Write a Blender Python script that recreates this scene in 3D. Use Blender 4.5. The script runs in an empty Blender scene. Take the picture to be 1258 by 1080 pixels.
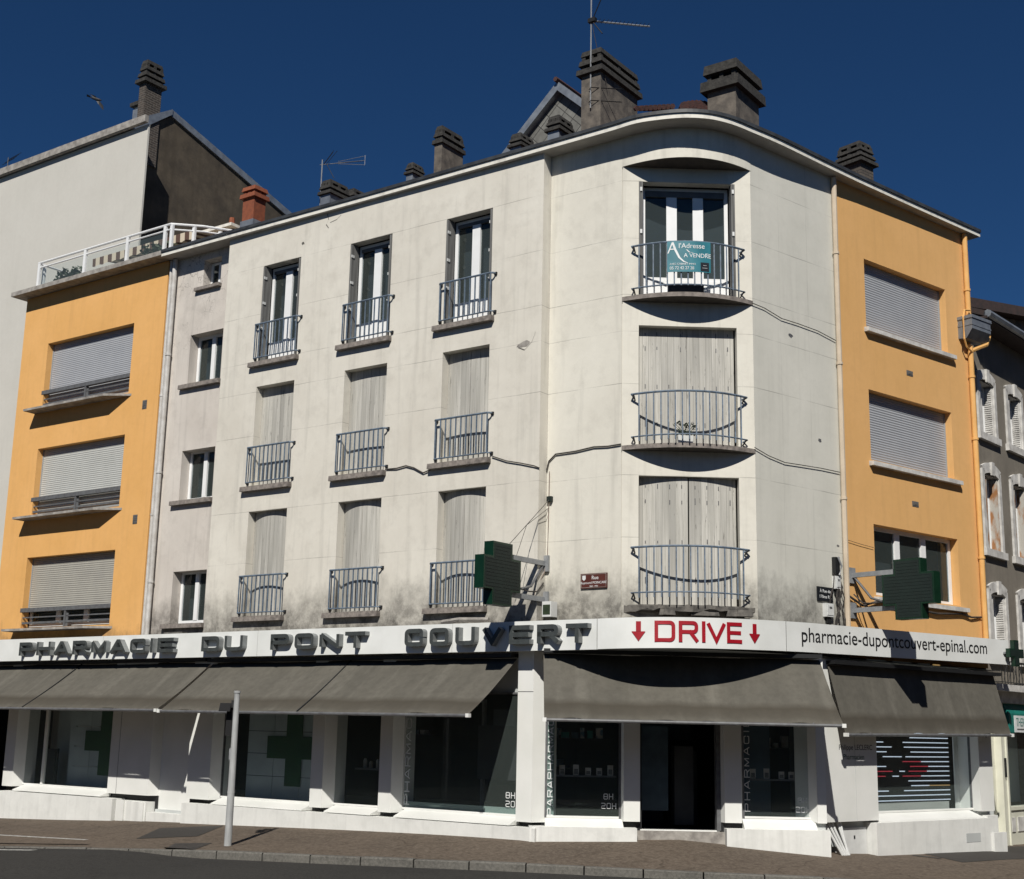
import bpy, math, random
from mathutils import Matrix, Vector
random.seed(7)
R_ = math.radians
S = bpy.context.scene
# ------------------------------------------------------------------ camera
CAM_Z = 1.85
cam = bpy.data.cameras.new("camera"); co = bpy.data.objects.new("camera", cam)
S.collection.objects.link(co)
cam.sensor_fit = 'HORIZONTAL'; cam.sensor_width = 36; cam.lens = 36*1642.27/1258
cam.clip_start = .1; cam.clip_end = 3000
co.matrix_world = Matrix.Translation((0, 0, CAM_Z)) @ Matrix.Rotation(math.pi/2+.213, 4, 'X') @ Matrix.Rotation(.021, 4, 'Z')
S.camera = co
# ------------------------------------------------------------------ sky and sun
SUN_H, SUN_E = 8.0, 42.5          # heading the light travels to (deg right of +Y), elevation
w = bpy.data.worlds.new("World"); S.world = w; w.use_nodes = True
nt = w.node_tree; nt.nodes.clear()
sky = nt.nodes.new('ShaderNodeTexSky'); sky.sky_type = 'NISHITA'; sky.sun_disc = False
sky.sun_elevation = R_(SUN_E); sky.sun_rotation = R_(180+SUN_H)
sky.altitude = 1500; sky.air_density = .9; sky.dust_density = .0; sky.ozone_density = 3.5
bg = nt.nodes.new('ShaderNodeBackground'); bg.inputs[1].default_value = .050
wo = nt.nodes.new('ShaderNodeOutputWorld')
tint = nt.nodes.new('ShaderNodeMix'); tint.data_type = 'RGBA'; tint.blend_type = 'MULTIPLY'; tint.inputs[0].default_value = 1
tint.inputs[7].default_value = (.27, .55, .80, 1)      # deep polarised blue of the clear sky
nt.links.new(sky.outputs[0], tint.inputs[6]); nt.links.new(tint.outputs[2], bg.inputs[0]); nt.links.new(bg.outputs[0], wo.inputs[0])
sun = bpy.data.lights.new("sun", 'SUN'); so = bpy.data.objects.new("sun", sun); S.collection.objects.link(so)
sun.energy = 5.0; sun.angle = R_(.53); sun.color = (1, .955, .88)
h = R_(SUN_H); e = R_(SUN_E)
so.rotation_euler = Vector((math.sin(h)*math.cos(e), math.cos(h)*math.cos(e), -math.sin(e))).to_track_quat('-Z', 'Y').to_euler()
S.view_settings.view_transform = 'Standard'; S.view_settings.look = 'None'
S.view_settings.exposure = 0; S.view_settings.gamma = 1
S.render.engine = 'CYCLES'; S.cycles.max_bounces = 8; S.cycles.transparent_max_bounces = 16

# ------------------------------------------------------------------ facade frames: local x along wall, local -y outward, z up
def frame(ox, oy, hd, flip=False):
    a = R_(hd); d = (math.sin(a), math.cos(a))
    if flip: d = (-d[0], -d[1])
    return Matrix(((d[0], -d[1], 0, ox), (d[1], d[0], 0, oy), (0, 0, 1, 0), (0, 0, 0, 1)))
FL = frame(0, 24.974, -54.131, True)     # long left facade (runs left and away)
FK = frame(2.3, 23.862, 88.463)          # flat corner face
FR = frame(4.4497, 23.92, 50.828)        # right facade
FN = frame(10.0746, 28.89, 41.0)         # neighbour to the right
I4 = Matrix.Identity(4)
def W(F, u, n, z=0): return F @ Vector((u, -n, z))

# ------------------------------------------------------------------ materials
MT = {}
def nodes(name):
    m = bpy.data.materials.new(name); m.use_nodes = True
    t = m.node_tree; b = t.nodes['Principled BSDF']; MT[name] = m
    return m, t, b
def N_(t, typ, **kw):
    n = t.nodes.new(typ)
    for k, v in kw.items(): setattr(n, k, v)
    return n
def noise(t, scale, detail=4, vec=None, rough=.55, sc3=None):
    n = N_(t, 'ShaderNodeTexNoise'); n.inputs['Scale'].default_value = scale
    n.inputs['Detail'].default_value = detail; n.inputs['Roughness'].default_value = rough
    c = N_(t, 'ShaderNodeTexCoord')
    src = c.outputs['Object'] if vec is None else vec
    if sc3:
        mp = N_(t, 'ShaderNodeMapping'); mp.inputs['Scale'].default_value = sc3
        t.links.new(src, mp.inputs[0]); src = mp.outputs[0]
    t.links.new(src, n.inputs['Vector'])
    return n.outputs['Fac']
def ramp(t, src, stops, interp='LINEAR'):
    r = N_(t, 'ShaderNodeValToRGB'); cr = r.color_ramp; cr.interpolation = interp
    stops = sorted(stops, key=lambda q: q[0])
    cc = lambda c: (c, c, c, 1) if not isinstance(c, tuple) else (*c[:3], 1)
    cr.elements[0].position = stops[0][0]; cr.elements[1].position = stops[-1][0]
    cr.elements[0].color = cc(stops[0][1]); cr.elements[1].color = cc(stops[-1][1])
    for p, c in stops[1:-1]:
        el = cr.elements.new(p); el.color = cc(c)
    t.links.new(src, r.inputs[0]); return r.outputs[0]
def math_(t, op, a, b=0.0, clamp=False):
    n = N_(t, 'ShaderNodeMath', operation=op); n.use_clamp = clamp
    for i, v in enumerate((a, b)):
        if isinstance(v, (int, float)): n.inputs[i].default_value = v
        else: t.links.new(v, n.inputs[i])
    return n.outputs[0]
def mix(t, fac, a, b):
    n = N_(t, 'ShaderNodeMix', data_type='RGBA')
    for i, v in ((0, fac), (6, a), (7, b)):
        if isinstance(v, tuple): n.inputs[i].default_value = (*v[:3], 1)
        elif isinstance(v, (int, float)): n.inputs[i].default_value = v
        else: t.links.new(v, n.inputs[i])
    return n.outputs[2]
def bump(t, b, src, strength=.3, dist=.01):
    n = N_(t, 'ShaderNodeBump'); n.inputs['Strength'].default_value = strength; n.inputs['Distance'].default_value = dist
    t.links.new(src, n.inputs['Height']); t.links.new(n.outputs[0], b.inputs['Normal'])
def simple(name, c1, c2=None, scale=6, rough=.7, bmp=.15, bscale=60, metal=0, sc3=None, dist=.004, contrast=(.35, .65)):
    m, t, b = nodes(name)
    if c2 is None: c2 = tuple(v*.8 for v in c1)
    f = ramp(t, noise(t, scale, 5, sc3=sc3), [(contrast[0], 0.), (contrast[1], 1.)])
    t.links.new(mix(t, f, c1, c2), b.inputs['Base Color'])
    b.inputs['Roughness'].default_value = rough; b.inputs['Metallic'].default_value = metal
    if bmp: bump(t, b, noise(t, bscale, 3), bmp, dist)
    return m
def sepz(t):
    c = N_(t, 'ShaderNodeTexCoord'); s = N_(t, 'ShaderNodeSeparateXYZ'); t.links.new(c.outputs['Object'], s.inputs[0])
    return s.outputs
GROOVES = (5.26, 6.40, 8.11, 9.12, 9.83, 10.95, 12.10)
def wall(name, c1, c2, grooves=(), vgrooves=(), grime=True, gz=(3.75, 4.75), gcol=(.06, .056, .05), cracks=0.0, streak=.35, bscale=55, bstr=.25, vscale=1.0):
    m, t, b = nodes(name)
    big = ramp(t, noise(t, .55*vscale, 6, rough=.65), [(.3, 0.), (.7, 1.)])
    col = mix(t, big, c1, c2)
    fine = ramp(t, noise(t, 9, 6, rough=.7), [(.35, 0.), (.8, 1.)])
    col = mix(t, math_(t, 'MULTIPLY', fine, .22), col, tuple(v*.72 for v in c1))
    mid = ramp(t, noise(t, 2.3, 6, rough=.7), [(.5, 0.), (.72, 1.)]); col = mix(t, math_(t, 'MULTIPLY', mid, min(.5, streak)), col, tuple(v*.78 for v in c2))
    st = ramp(t, noise(t, 1, 6, sc3=(5, 5, .35), rough=.6), [(.52, 0.), (.78, 1.)])
    col = mix(t, math_(t, 'MULTIPLY', st, streak), col, tuple(v*.5 for v in c1))
    o = sepz(t)
    hgt = noise(t, bscale, 4)
    if grooves or vgrooves:
        tot = None
        for ax, lst, mx in ((o[2], grooves, 14.), (o[0], vgrooves, 14.)):
            if not lst: continue
            wob = math_(t, 'MULTIPLY', math_(t, 'SUBTRACT', noise(t, 1.2, 3), .5), .03)
            v = math_(t, 'ADD', ax, wob); g = None
            for z in lst:
                q = math_(t, 'COMPARE', v, z); q.node.inputs[2].default_value = .007 if lst is grooves else .006
                g = q if g is None else math_(t, 'MAXIMUM', g, q)
            g = math_(t, 'MULTIPLY', g, ramp(t, noise(t, 1.1, 4), [(.38, .05), (.62, .62 if lst is grooves else .3)]))
            tot = g if tot is None else math_(t, 'MAXIMUM', tot, g)
        col = mix(t, tot, col, tuple(v*.35 for v in c1))
        hgt = math_(t, 'SUBTRACT', hgt, math_(t, 'MULTIPLY', tot, 2.0))
    if cracks:
        vo = N_(t, 'ShaderNodeTexVoronoi', feature='DISTANCE_TO_EDGE'); vo.inputs['Scale'].default_value = 3.2
        c = N_(t, 'ShaderNodeTexCoord'); nn = N_(t, 'ShaderNodeTexNoise'); nn.inputs['Scale'].default_value = 5
        mx_ = N_(t, 'ShaderNodeVectorMath', operation='MULTIPLY_ADD'); mx_.inputs[1].default_value = (.35,)*3
        t.links.new(c.outputs['Object'], nn.inputs[0]); t.links.new(nn.outputs['Color'], mx_.inputs[0]); t.links.new(c.outputs['Object'], mx_.inputs[2])
        t.links.new(mx_.outputs[0], vo.inputs['Vector'])
        ck = ramp(t, vo.outputs['Distance'], [(.0, 1.), (.022, 0.)])
        msk = ramp(t, math_(t, 'DIVIDE', o[2], 14.), [(10.4/14, 0.), (11.2/14, cracks)])
        ck = math_(t, 'MULTIPLY', ck, math_(t, 'MULTIPLY', msk, ramp(t, noise(t, .9, 3), [(.42, 0.), (.55, 1.)])))
        col = mix(t, ck, col, tuple(v*.3 for v in c1))
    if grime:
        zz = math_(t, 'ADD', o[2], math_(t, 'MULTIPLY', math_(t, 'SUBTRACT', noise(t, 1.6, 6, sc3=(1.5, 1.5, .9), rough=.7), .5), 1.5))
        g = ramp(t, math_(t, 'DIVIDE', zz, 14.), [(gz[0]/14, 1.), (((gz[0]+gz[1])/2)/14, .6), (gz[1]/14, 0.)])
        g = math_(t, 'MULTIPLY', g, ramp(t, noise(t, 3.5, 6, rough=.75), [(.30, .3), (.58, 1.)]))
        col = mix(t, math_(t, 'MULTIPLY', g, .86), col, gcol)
    t.links.new(col, b.inputs['Base Color']); b.inputs['Roughness'].default_value = .92
    b.inputs['Specular IOR Level'].default_value = .2
    bump(t, b, hgt, bstr, .006)
    return m
wall('plaster_white', (.70, .675, .605), (.58, .55, .485), GROOVES, (), streak=.45)
wall('plaster_corner', (.71, .69, .615), (.62, .595, .525), GROOVES, (), streak=.45)
wall('plaster_right', (.65, .64, .58), (.55, .545, .49), GROOVES, (.8, 1.65), streak=.25)
wall('plaster_stair', (.63, .59, .54), (.52, .48, .435), (), (), cracks=1.0, streak=.55)
wall('render_orange', (.75, .425, .16), (.68, .375, .125), (), (), grime=True, gz=(3.4, 4.15), gcol=(.20, .13, .07), streak=.22, bscale=130, bstr=.2)
wall('render_orange_right', (.71, .415, .17), (.64, .37, .14), (), (), grime=False, streak=.2, bscale=130, bstr=.2)
wall('plaster_far', (.57, .555, .51), (.53, .515, .47), (), (), grime=False, streak=.08, bscale=40)
wall('gable_brown', (.12, .098, .072), (.05, .043, .036), (), (), grime=False, streak=.75, bscale=12, bstr=.5, vscale=2.5)
wall('neighbour_grey', (.24, .215, .18), (.17, .155, .13), (), (), grime=False, streak=.5, bscale=30, bstr=.3, vscale=2)
simple('shop_white', (.74, .745, .72), (.68, .69, .66), 1.5, .55, .08, 90)
wall('shop_plinth', (.72, .725, .70), (.64, .645, .62), (), (), grime=False, streak=.4, bscale=30, bstr=.25, vscale=3)
simple('shop_blue', (.05, .09, .12), (.03, .055, .08), 3, .5, 0)
simple('goods', (.5, .45, .40), (.08, .16, .22), 7, .5, 0, contrast=(.45, .55))
simple('goods_red', (.35, .06, .05), (.5, .5, .45), 8, .5, 0, contrast=(.45, .55))
simple('shop_grey', (.46, .48, .475), (.42, .44, .435), 1.5, .6, .08, 90)
simple('sign_white', (.74, .755, .74), (.66, .675, .655), 1.6, .4, 0)
simple('letter_grey', (.06, .068, .068), (.045, .05, .05), 14, .35, 0)
simple('letter_side', (.22, .235, .235), (.16, .17, .17), 8, .4, 0)
simple('sign_red', (.34, .003, .014), (.30, .003, .012), 5, .5, 0)
simple('sign_black', (.012, .012, .013), None, 5, .5, 0)
simple('concrete', (.36, .34, .31), (.20, .185, .17), 6, .9, .5, 40, dist=.01)
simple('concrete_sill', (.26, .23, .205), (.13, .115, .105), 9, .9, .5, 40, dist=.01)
simple('concrete_soffit_shade', (.085, .072, .06), (.055, .048, .042), 6, .95, .4, 30)  # dirty brown concrete, darkened further to hold the shade under hood and slabs
simple('concrete_dark', (.15, .14, .125), (.06, .057, .052), 7, .95, .6, 30, dist=.015)
simple('chimney_render', (.155, .135, .112), (.07, .062, .055), 5, .95, .5, 25, dist=.01)
simple('chimney_cap', (.042, .04, .036), (.018, .017, .016), 12, .95, .7, 30, dist=.015)
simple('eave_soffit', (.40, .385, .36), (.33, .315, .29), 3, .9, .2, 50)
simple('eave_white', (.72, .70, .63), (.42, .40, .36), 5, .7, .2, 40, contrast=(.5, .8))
simple('gutter_dark', (.05, .055, .06), (.025, .027, .03), 4, .5, .1, 40)
simple('zinc', (.30, .33, .36), (.20, .22, .25), 4, .45, .1, 20, metal=.5)
simple('tile_red', (.075, .028, .022), (.04, .02, .018), 20, .85, .5, 25, dist=.02)
simple('window_white', (.80, .81, .81), (.74, .75, .75), 3, .35, 0)
simple('window_grey', (.11, .115, .12), None, 6, .5, .1)
simple('rail_blue', (.14, .19, .25), (.085, .11, .145), 12, .5, .3, 70)
simple('iron_grey', (.13, .135, .14), (.09, .09, .095), 10, .5, .2, 60)
simple('iron_black', (.012, .013, .014), None, 10, .5, .2, 60)
simple('bracket_grey', (.26, .27, .28), (.2, .21, .22), 8, .45, .1, 60)
simple('pole_grey', (.40, .41, .41), (.30, .31, .31), 9, .5, .25, 50, sc3=(1, 1, .3))
simple('pvc_cream', (.56, .47, .36), (.48, .40, .30), 3, .5, 0)
simple('pvc_orange', (.70, .40, .14), (.62, .34, .11), 3, .5, 0)
simple('pvc_white', (.55, .54, .52), (.42, .40, .37), 5, .6, .1)
simple('cross_green', (.003, .026, .012), (.002, .019, .009), 6, .35, 0)
simple('cross_dark', (.006, .016, .013), (.004, .011, .009), 3, .6, 0)
simple('plaque_brown', (.095, .025, .018), None, 8, .5, 0)
simple('plaque_black', (.012, .014, .018), None, 8, .4, 0)
simple('banner_teal', (.012, .135, .175), (.03, .20, .25), 2.5, .45, .1, 8)
simple('paint_letters', (.75, .77, .77), None, 5, .6, 0)
simple('box_white', (.62, .63, .62), (.55, .56, .55), 5, .5, 0)
simple('cable', (.06, .05, .045), (.03, .028, .026), 10, .8, 0)
simple('cable_pale', (.26, .20, .17), (.2, .16, .13), 10, .8, 0)
simple('dark_panel', (.05, .055, .06), (.03, .033, .038), 1.5, .9, 0)
simple('interior_dark', (.03, .032, .034), (.018, .02, .022), 2, .9, 0)
simple('interior_black', (.006, .006, .007), None, 2, .9, 0)
simple('display_panel', (.42, .47, .48), (.36, .41, .42), 2, .7, 0)
simple('decal_green', (.006, .065, .018), (.005, .052, .015), 4, .6, 0)
simple('jar_pale', (.5, .5, .48), (.35, .3, .25), 9, .5, 0)
simple('teal_paint', (.01, .17, .14), (.008, .13, .11), 4, .5, .1)
simple('cream_paint', (.66, .66, .56), (.6, .6, .5), 4, .5, .1)
simple('stone_white', (.62, .61, .585), (.40, .39, .37), 5, .9, .4, 30)
simple('shutter_rust', (.30, .14, .055), (.42, .40, .36), 1, .9, .5, 30, sc3=(5, 5, 2.2), contrast=(.42, .55))
simple('terracotta', (.24, .07, .03), (.17, .05, .025), 10, .85, .3, 30)
simple('rubble', (.20, .16, .12), (.07, .06, .05), 5, .95, .9, 9, dist=.05)
simple('roof_brown', (.035, .02, .018), (.02, .014, .013), 8, .8, .2, 20)
simple('bird_black', (.012, .012, .014), None, 8, .6, 0)
simple('leaf', (.028, .048, .018), (.014, .026, .011), 14, .7, 0)
simple('manhole', (.045, .04, .036), (.03, .027, .025), 14, .8, .5, 40)
simple('patch_dark', (.04, .035, .03), (.03, .027, .024), 20, .9, .4, 60)
simple('road_paint', (.50, .50, .47), (.2, .2, .19), 14, .8, .3, 60)

def slate():
    m, t, b = nodes('slate_diamond')
    c = N_(t, 'ShaderNodeTexCoord'); mp = N_(t, 'ShaderNodeMapping'); mp.inputs['Rotation'].default_value = (0, R_(45), 0)
    t.links.new(c.outputs['Object'], mp.inputs[0])
    s = N_(t, 'ShaderNodeSeparateXYZ'); t.links.new(mp.outputs[0], s.inputs[0])
    cb = N_(t, 'ShaderNodeCombineXYZ'); t.links.new(s.outputs[0], cb.inputs[0]); t.links.new(s.outputs[2], cb.inputs[1])
    br = N_(t, 'ShaderNodeTexBrick'); br.offset = 0
    for k, v in (('Scale', 1.), ('Brick Width', .36), ('Row Height', .36), ('Mortar Size', .012), ('Bias', 0.)): br.inputs[k].default_value = v
    br.inputs['Color1'].default_value = (.20, .20, .185, 1); br.inputs['Color2'].default_value = (.13, .13, .12, 1); br.inputs['Mortar'].default_value = (.03, .03, .03, 1)
    t.links.new(cb.outputs[0], br.inputs[0])
    col = mix(t, ramp(t, noise(t, 5, 5), [(.35, 0.), (.7, .6)]), br.outputs['Color'], (.07, .07, .062))
    t.links.new(col, b.inputs['Base Color']); b.inputs['Roughness'].default_value = .85
    bump(t, b, br.outputs['Fac'], .5, -.01)
slate()
def brickm(name, c1, c2, mo, w_=.22, h_=.075):
    m, t, b = nodes(name)
    c = N_(t, 'ShaderNodeTexCoord'); s = N_(t, 'ShaderNodeSeparateXYZ'); t.links.new(c.outputs['Object'], s.inputs[0])
    cb = N_(t, 'ShaderNodeCombineXYZ'); t.links.new(math_(t, 'ADD', s.outputs[0], s.outputs[1]), cb.inputs[0]); t.links.new(s.outputs[2], cb.inputs[1])
    br = N_(t, 'ShaderNodeTexBrick')
    for k, v in (('Scale', 1.), ('Brick Width', w_), ('Row Height', h_), ('Mortar Size', .008), ('Bias', 0.)): br.inputs[k].default_value = v
    br.inputs['Color1'].default_value = (*c1, 1); br.inputs['Color2'].default_value = (*c2, 1); br.inputs['Mortar'].default_value = (*mo, 1)
    t.links.new(cb.outputs[0], br.inputs[0]); t.links.new(br.outputs['Color'], b.inputs['Base Color'])
    b.inputs['Roughness'].default_value = .9; bump(t, b, br.outputs['Fac'], .6, -.01)
brickm('brick_grey', (.10, .085, .07), (.065, .055, .048), (.03, .028, .025))
brickm('brick_dark', (.07, .055, .045), (.045, .038, .033), (.14, .125, .11))
def wood_shutter():
    m, t, b = nodes('shutter_wood')
    o = sepz(t)
    pl = math_(t, 'FRACT', math_(t, 'DIVIDE', o[0], .118))
    gro = ramp(t, pl, [(0., 1.), (.04, 0.), (.97, 0.), (1., 1.)])
    grain = ramp(t, noise(t, 1, 6, sc3=(34, 34, .9), rough=.7), [(.38, 0.), (.68, 1.)])
    col = mix(t, grain, (.56, .545, .50), (.37, .36, .32))
    pn = N_(t, 'ShaderNodeTexNoise'); pn.inputs['Scale'].default_value = .9; oi = N_(t, 'ShaderNodeObjectInfo'); cb = N_(t, 'ShaderNodeCombineXYZ'); t.links.new(math_(t, 'FLOOR', math_(t, 'DIVIDE', o[0], .118)), cb.inputs[0]); t.links.new(math_(t, 'MULTIPLY', oi.outputs['Random'], 50.), cb.inputs[1]); t.links.new(math_(t, 'MULTIPLY', o[2], .35), cb.inputs[2]); t.links.new(cb.outputs[0], pn.inputs[0])
    col = mix(t, ramp(t, pn.outputs['Fac'], [(.35, 0.), (.65, .65)]), col, (.24, .235, .215))
    spot = ramp(t, noise(t, 1, 5, sc3=(26, 26, 2.2), rough=.75), [(.61, 0.), (.67, 1.)])
    col = mix(t, math_(t, 'MULTIPLY', spot, .8), col, (.07, .065, .058))
    col = mix(t, math_(t, 'MULTIPLY', gro, .6), col, (.07, .07, .065))
    t.links.new(col, b.inputs['Base Color']); b.inputs['Roughness'].default_value = .85
    bump(t, b, math_(t, 'SUBTRACT', grain, math_(t, 'MULTIPLY', gro, 2.)), .35, .006)
wood_shutter()
simple('folded_wood', (.17, .17, .165), (.10, .10, .097), 1, .85, .3, 30, sc3=(20, 20, 1))
simple('slat_grey', (.31, .33, .345), (.28, .30, .315), 2, .5, 0)
simple('slat_cream', (.47, .48, .46), (.43, .44, .42), 2, .5, 0)
simple('slat_beige', (.36, .35, .31), (.32, .31, .28), 2, .5, 0)
simple('slat_blue', (.36, .375, .40), (.33, .345, .37), 2, .5, 0)
def awning_m():
    m, t, b = nodes('awning_cloth')
    a = ramp(t, noise(t, 1.2, 5, sc3=(1.6, .5, .5)), [(.35, 0.), (.7, 1.)])
    col = mix(t, a, (.120, .113, .096), (.095, .090, .077))
    s = ramp(t, noise(t, 1, 5, sc3=(2.6, .25, .25), rough=.6), [(.52, 0.), (.72, 1.)])
    col = mix(t, math_(t, 'MULTIPLY', s, .75), col, (.150, .142, .122))
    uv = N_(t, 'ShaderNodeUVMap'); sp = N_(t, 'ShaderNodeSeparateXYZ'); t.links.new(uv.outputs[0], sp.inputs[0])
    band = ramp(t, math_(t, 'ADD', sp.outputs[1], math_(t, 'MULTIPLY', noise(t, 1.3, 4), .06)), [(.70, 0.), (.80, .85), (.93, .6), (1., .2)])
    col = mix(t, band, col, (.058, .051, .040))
    f2 = ramp(t, noise(t, 7, 6, rough=.7), [(.4, 0.), (.75, .4)])
    col = mix(t, f2, col, (.05, .047, .04))
    t.links.new(col, b.inputs['Base Color']); b.inputs['Roughness'].default_value = .95
    b.inputs['Specular IOR Level'].default_value = .1
    bump(t, b, noise(t, 2.5, 3, sc3=(1, .6, .6)), .25, .05)
awning_m()
def stripes():
    m, t, b = nodes('awning_striped')
    o = sepz(t)
    f = math_(t, 'FRACT', math_(t, 'DIVIDE', o[0], .34))
    t.links.new(mix(t, ramp(t, f, [(0., 0.), (.5, 1.)], 'CONSTANT'), (.60, .52, .40), (.10, .055, .04)), b.inputs['Base Color'])
    b.inputs['Roughness'].default_value = .9
stripes()
def ground_m(name, c1, c2, sc, speck, bs=.5, crack=.0):
    m, t, b = nodes(name)
    col = mix(t, ramp(t, noise(t, .6, 5), [(.35, 0.), (.65, 1.)]), c1, c2)
    sp = ramp(t, noise(t, sc, 2, rough=.8), [(.35, 0.), (.5, .45), (.68, 1.)])
    col = mix(t, math_(t, 'MULTIPLY', sp, .55), col, speck)
    sp2 = ramp(t, noise(t, sc*.37, 3, rough=.8), [(.5, 0.), (.75, .6)])
    col = mix(t, sp2, col, tuple(v*.45 for v in c1))
    st = ramp(t, noise(t, 1.6, 6, rough=.7), [(.55, 0.), (.75, .45)])
    col = mix(t, st, col, tuple(v*.55 for v in c1))
    if crack:
        vo = N_(t, 'ShaderNodeTexVoronoi', feature='DISTANCE_TO_EDGE'); vo.inputs['Scale'].default_value = .35
        nn = N_(t, 'ShaderNodeTexNoise'); nn.inputs['Scale'].default_value = 1.5
        c = N_(t, 'ShaderNodeTexCoord'); mx_ = N_(t, 'ShaderNodeVectorMath', operation='MULTIPLY_ADD'); mx_.inputs[1].default_value = (.5,)*3
        t.links.new(c.outputs['Object'], nn.inputs[0]); t.links.new(nn.outputs['Color'], mx_.inputs[0]); t.links.new(c.outputs['Object'], mx_.inputs[2]); t.links.new(mx_.outputs[0], vo.inputs['Vector'])
        col = mix(t, ramp(t, vo.outputs['Distance'], [(0., .6), (.006, 0.)]), col, tuple(v*.4 for v in c1))
    t.links.new(col, b.inputs['Base Color']); b.inputs['Roughness'].default_value = .95
    b.inputs['Specular IOR Level'].default_value = .15
    bump(t, b, noise(t, sc, 2), bs, .008)
ground_m('sidewalk', (.105, .082, .063), (.086, .068, .053), 15, (.21, .175, .14), .6, crack=1)
ground_m('asphalt', (.034, .033, .031), (.028, .0272, .026), 34, (.07, .068, .063), .6)
ground_m('kerb_stone', (.13, .125, .112), (.085, .082, .075), 24, (.2, .19, .17), .5)
def glass(name, tint, refl=1.0, film=.07):
    m, t, b = nodes(name); t.nodes.remove(b)
    tr = N_(t, 'ShaderNodeBsdfTransparent'); tr.inputs[0].default_value = (*tint, 1)
    gl = N_(t, 'ShaderNodeBsdfGlossy'); gl.inputs['Roughness'].default_value = .015; gl.inputs['Color'].default_value = (refl, refl, refl, 1)
    fr = N_(t, 'ShaderNodeFresnel'); ge = N_(t, 'ShaderNodeNewGeometry'); t.links.new(math_(t, 'SUBTRACT', 1.5, math_(t, 'MULTIPLY', ge.outputs['Backfacing'], .8333)), fr.inputs[0])
    mx = N_(t, 'ShaderNodeMixShader'); t.links.new(fr.outputs[0], mx.inputs[0]); t.links.new(tr.outputs[0], mx.inputs[1]); t.links.new(gl.outputs[0], mx.inputs[2])
    df = N_(t, 'ShaderNodeBsdfDiffuse'); df.inputs[0].default_value = (.55, .68, .64, 1); m2 = N_(t, 'ShaderNodeMixShader'); m2.inputs[0].default_value = film
    t.links.new(mx.outputs[0], m2.inputs[1]); t.links.new(df.outputs[0], m2.inputs[2])
    t.links.new(m2.outputs[0], t.nodes['Material Output'].inputs[0])
glass('glass', (.55, .62, .64), .9, .05); glass('glass_clear', (.86, .90, .90), .8, .05); glass('glass_frost', (.6, .66, .64), 1, .35); glass('glass_terrace', (.85, .88, .88), 1, .06)
def emis(name, c, s, base=(.02, .02, .02)):
    m, t, b = nodes(name); b.inputs['Base Color'].default_value = (*base, 1)
    b.inputs['Emission Color'].default_value = (*c, 1); b.inputs['Emission Strength'].default_value = s
emis('led_white', (.75, .85, 1), .75, (.4, .4, .4)); emis('led_blue', (.12, .12, .8), .5); emis('led_red', (.6, .05, .08), .6); emis('led_orange', (.8, .5, .2), .45)

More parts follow.
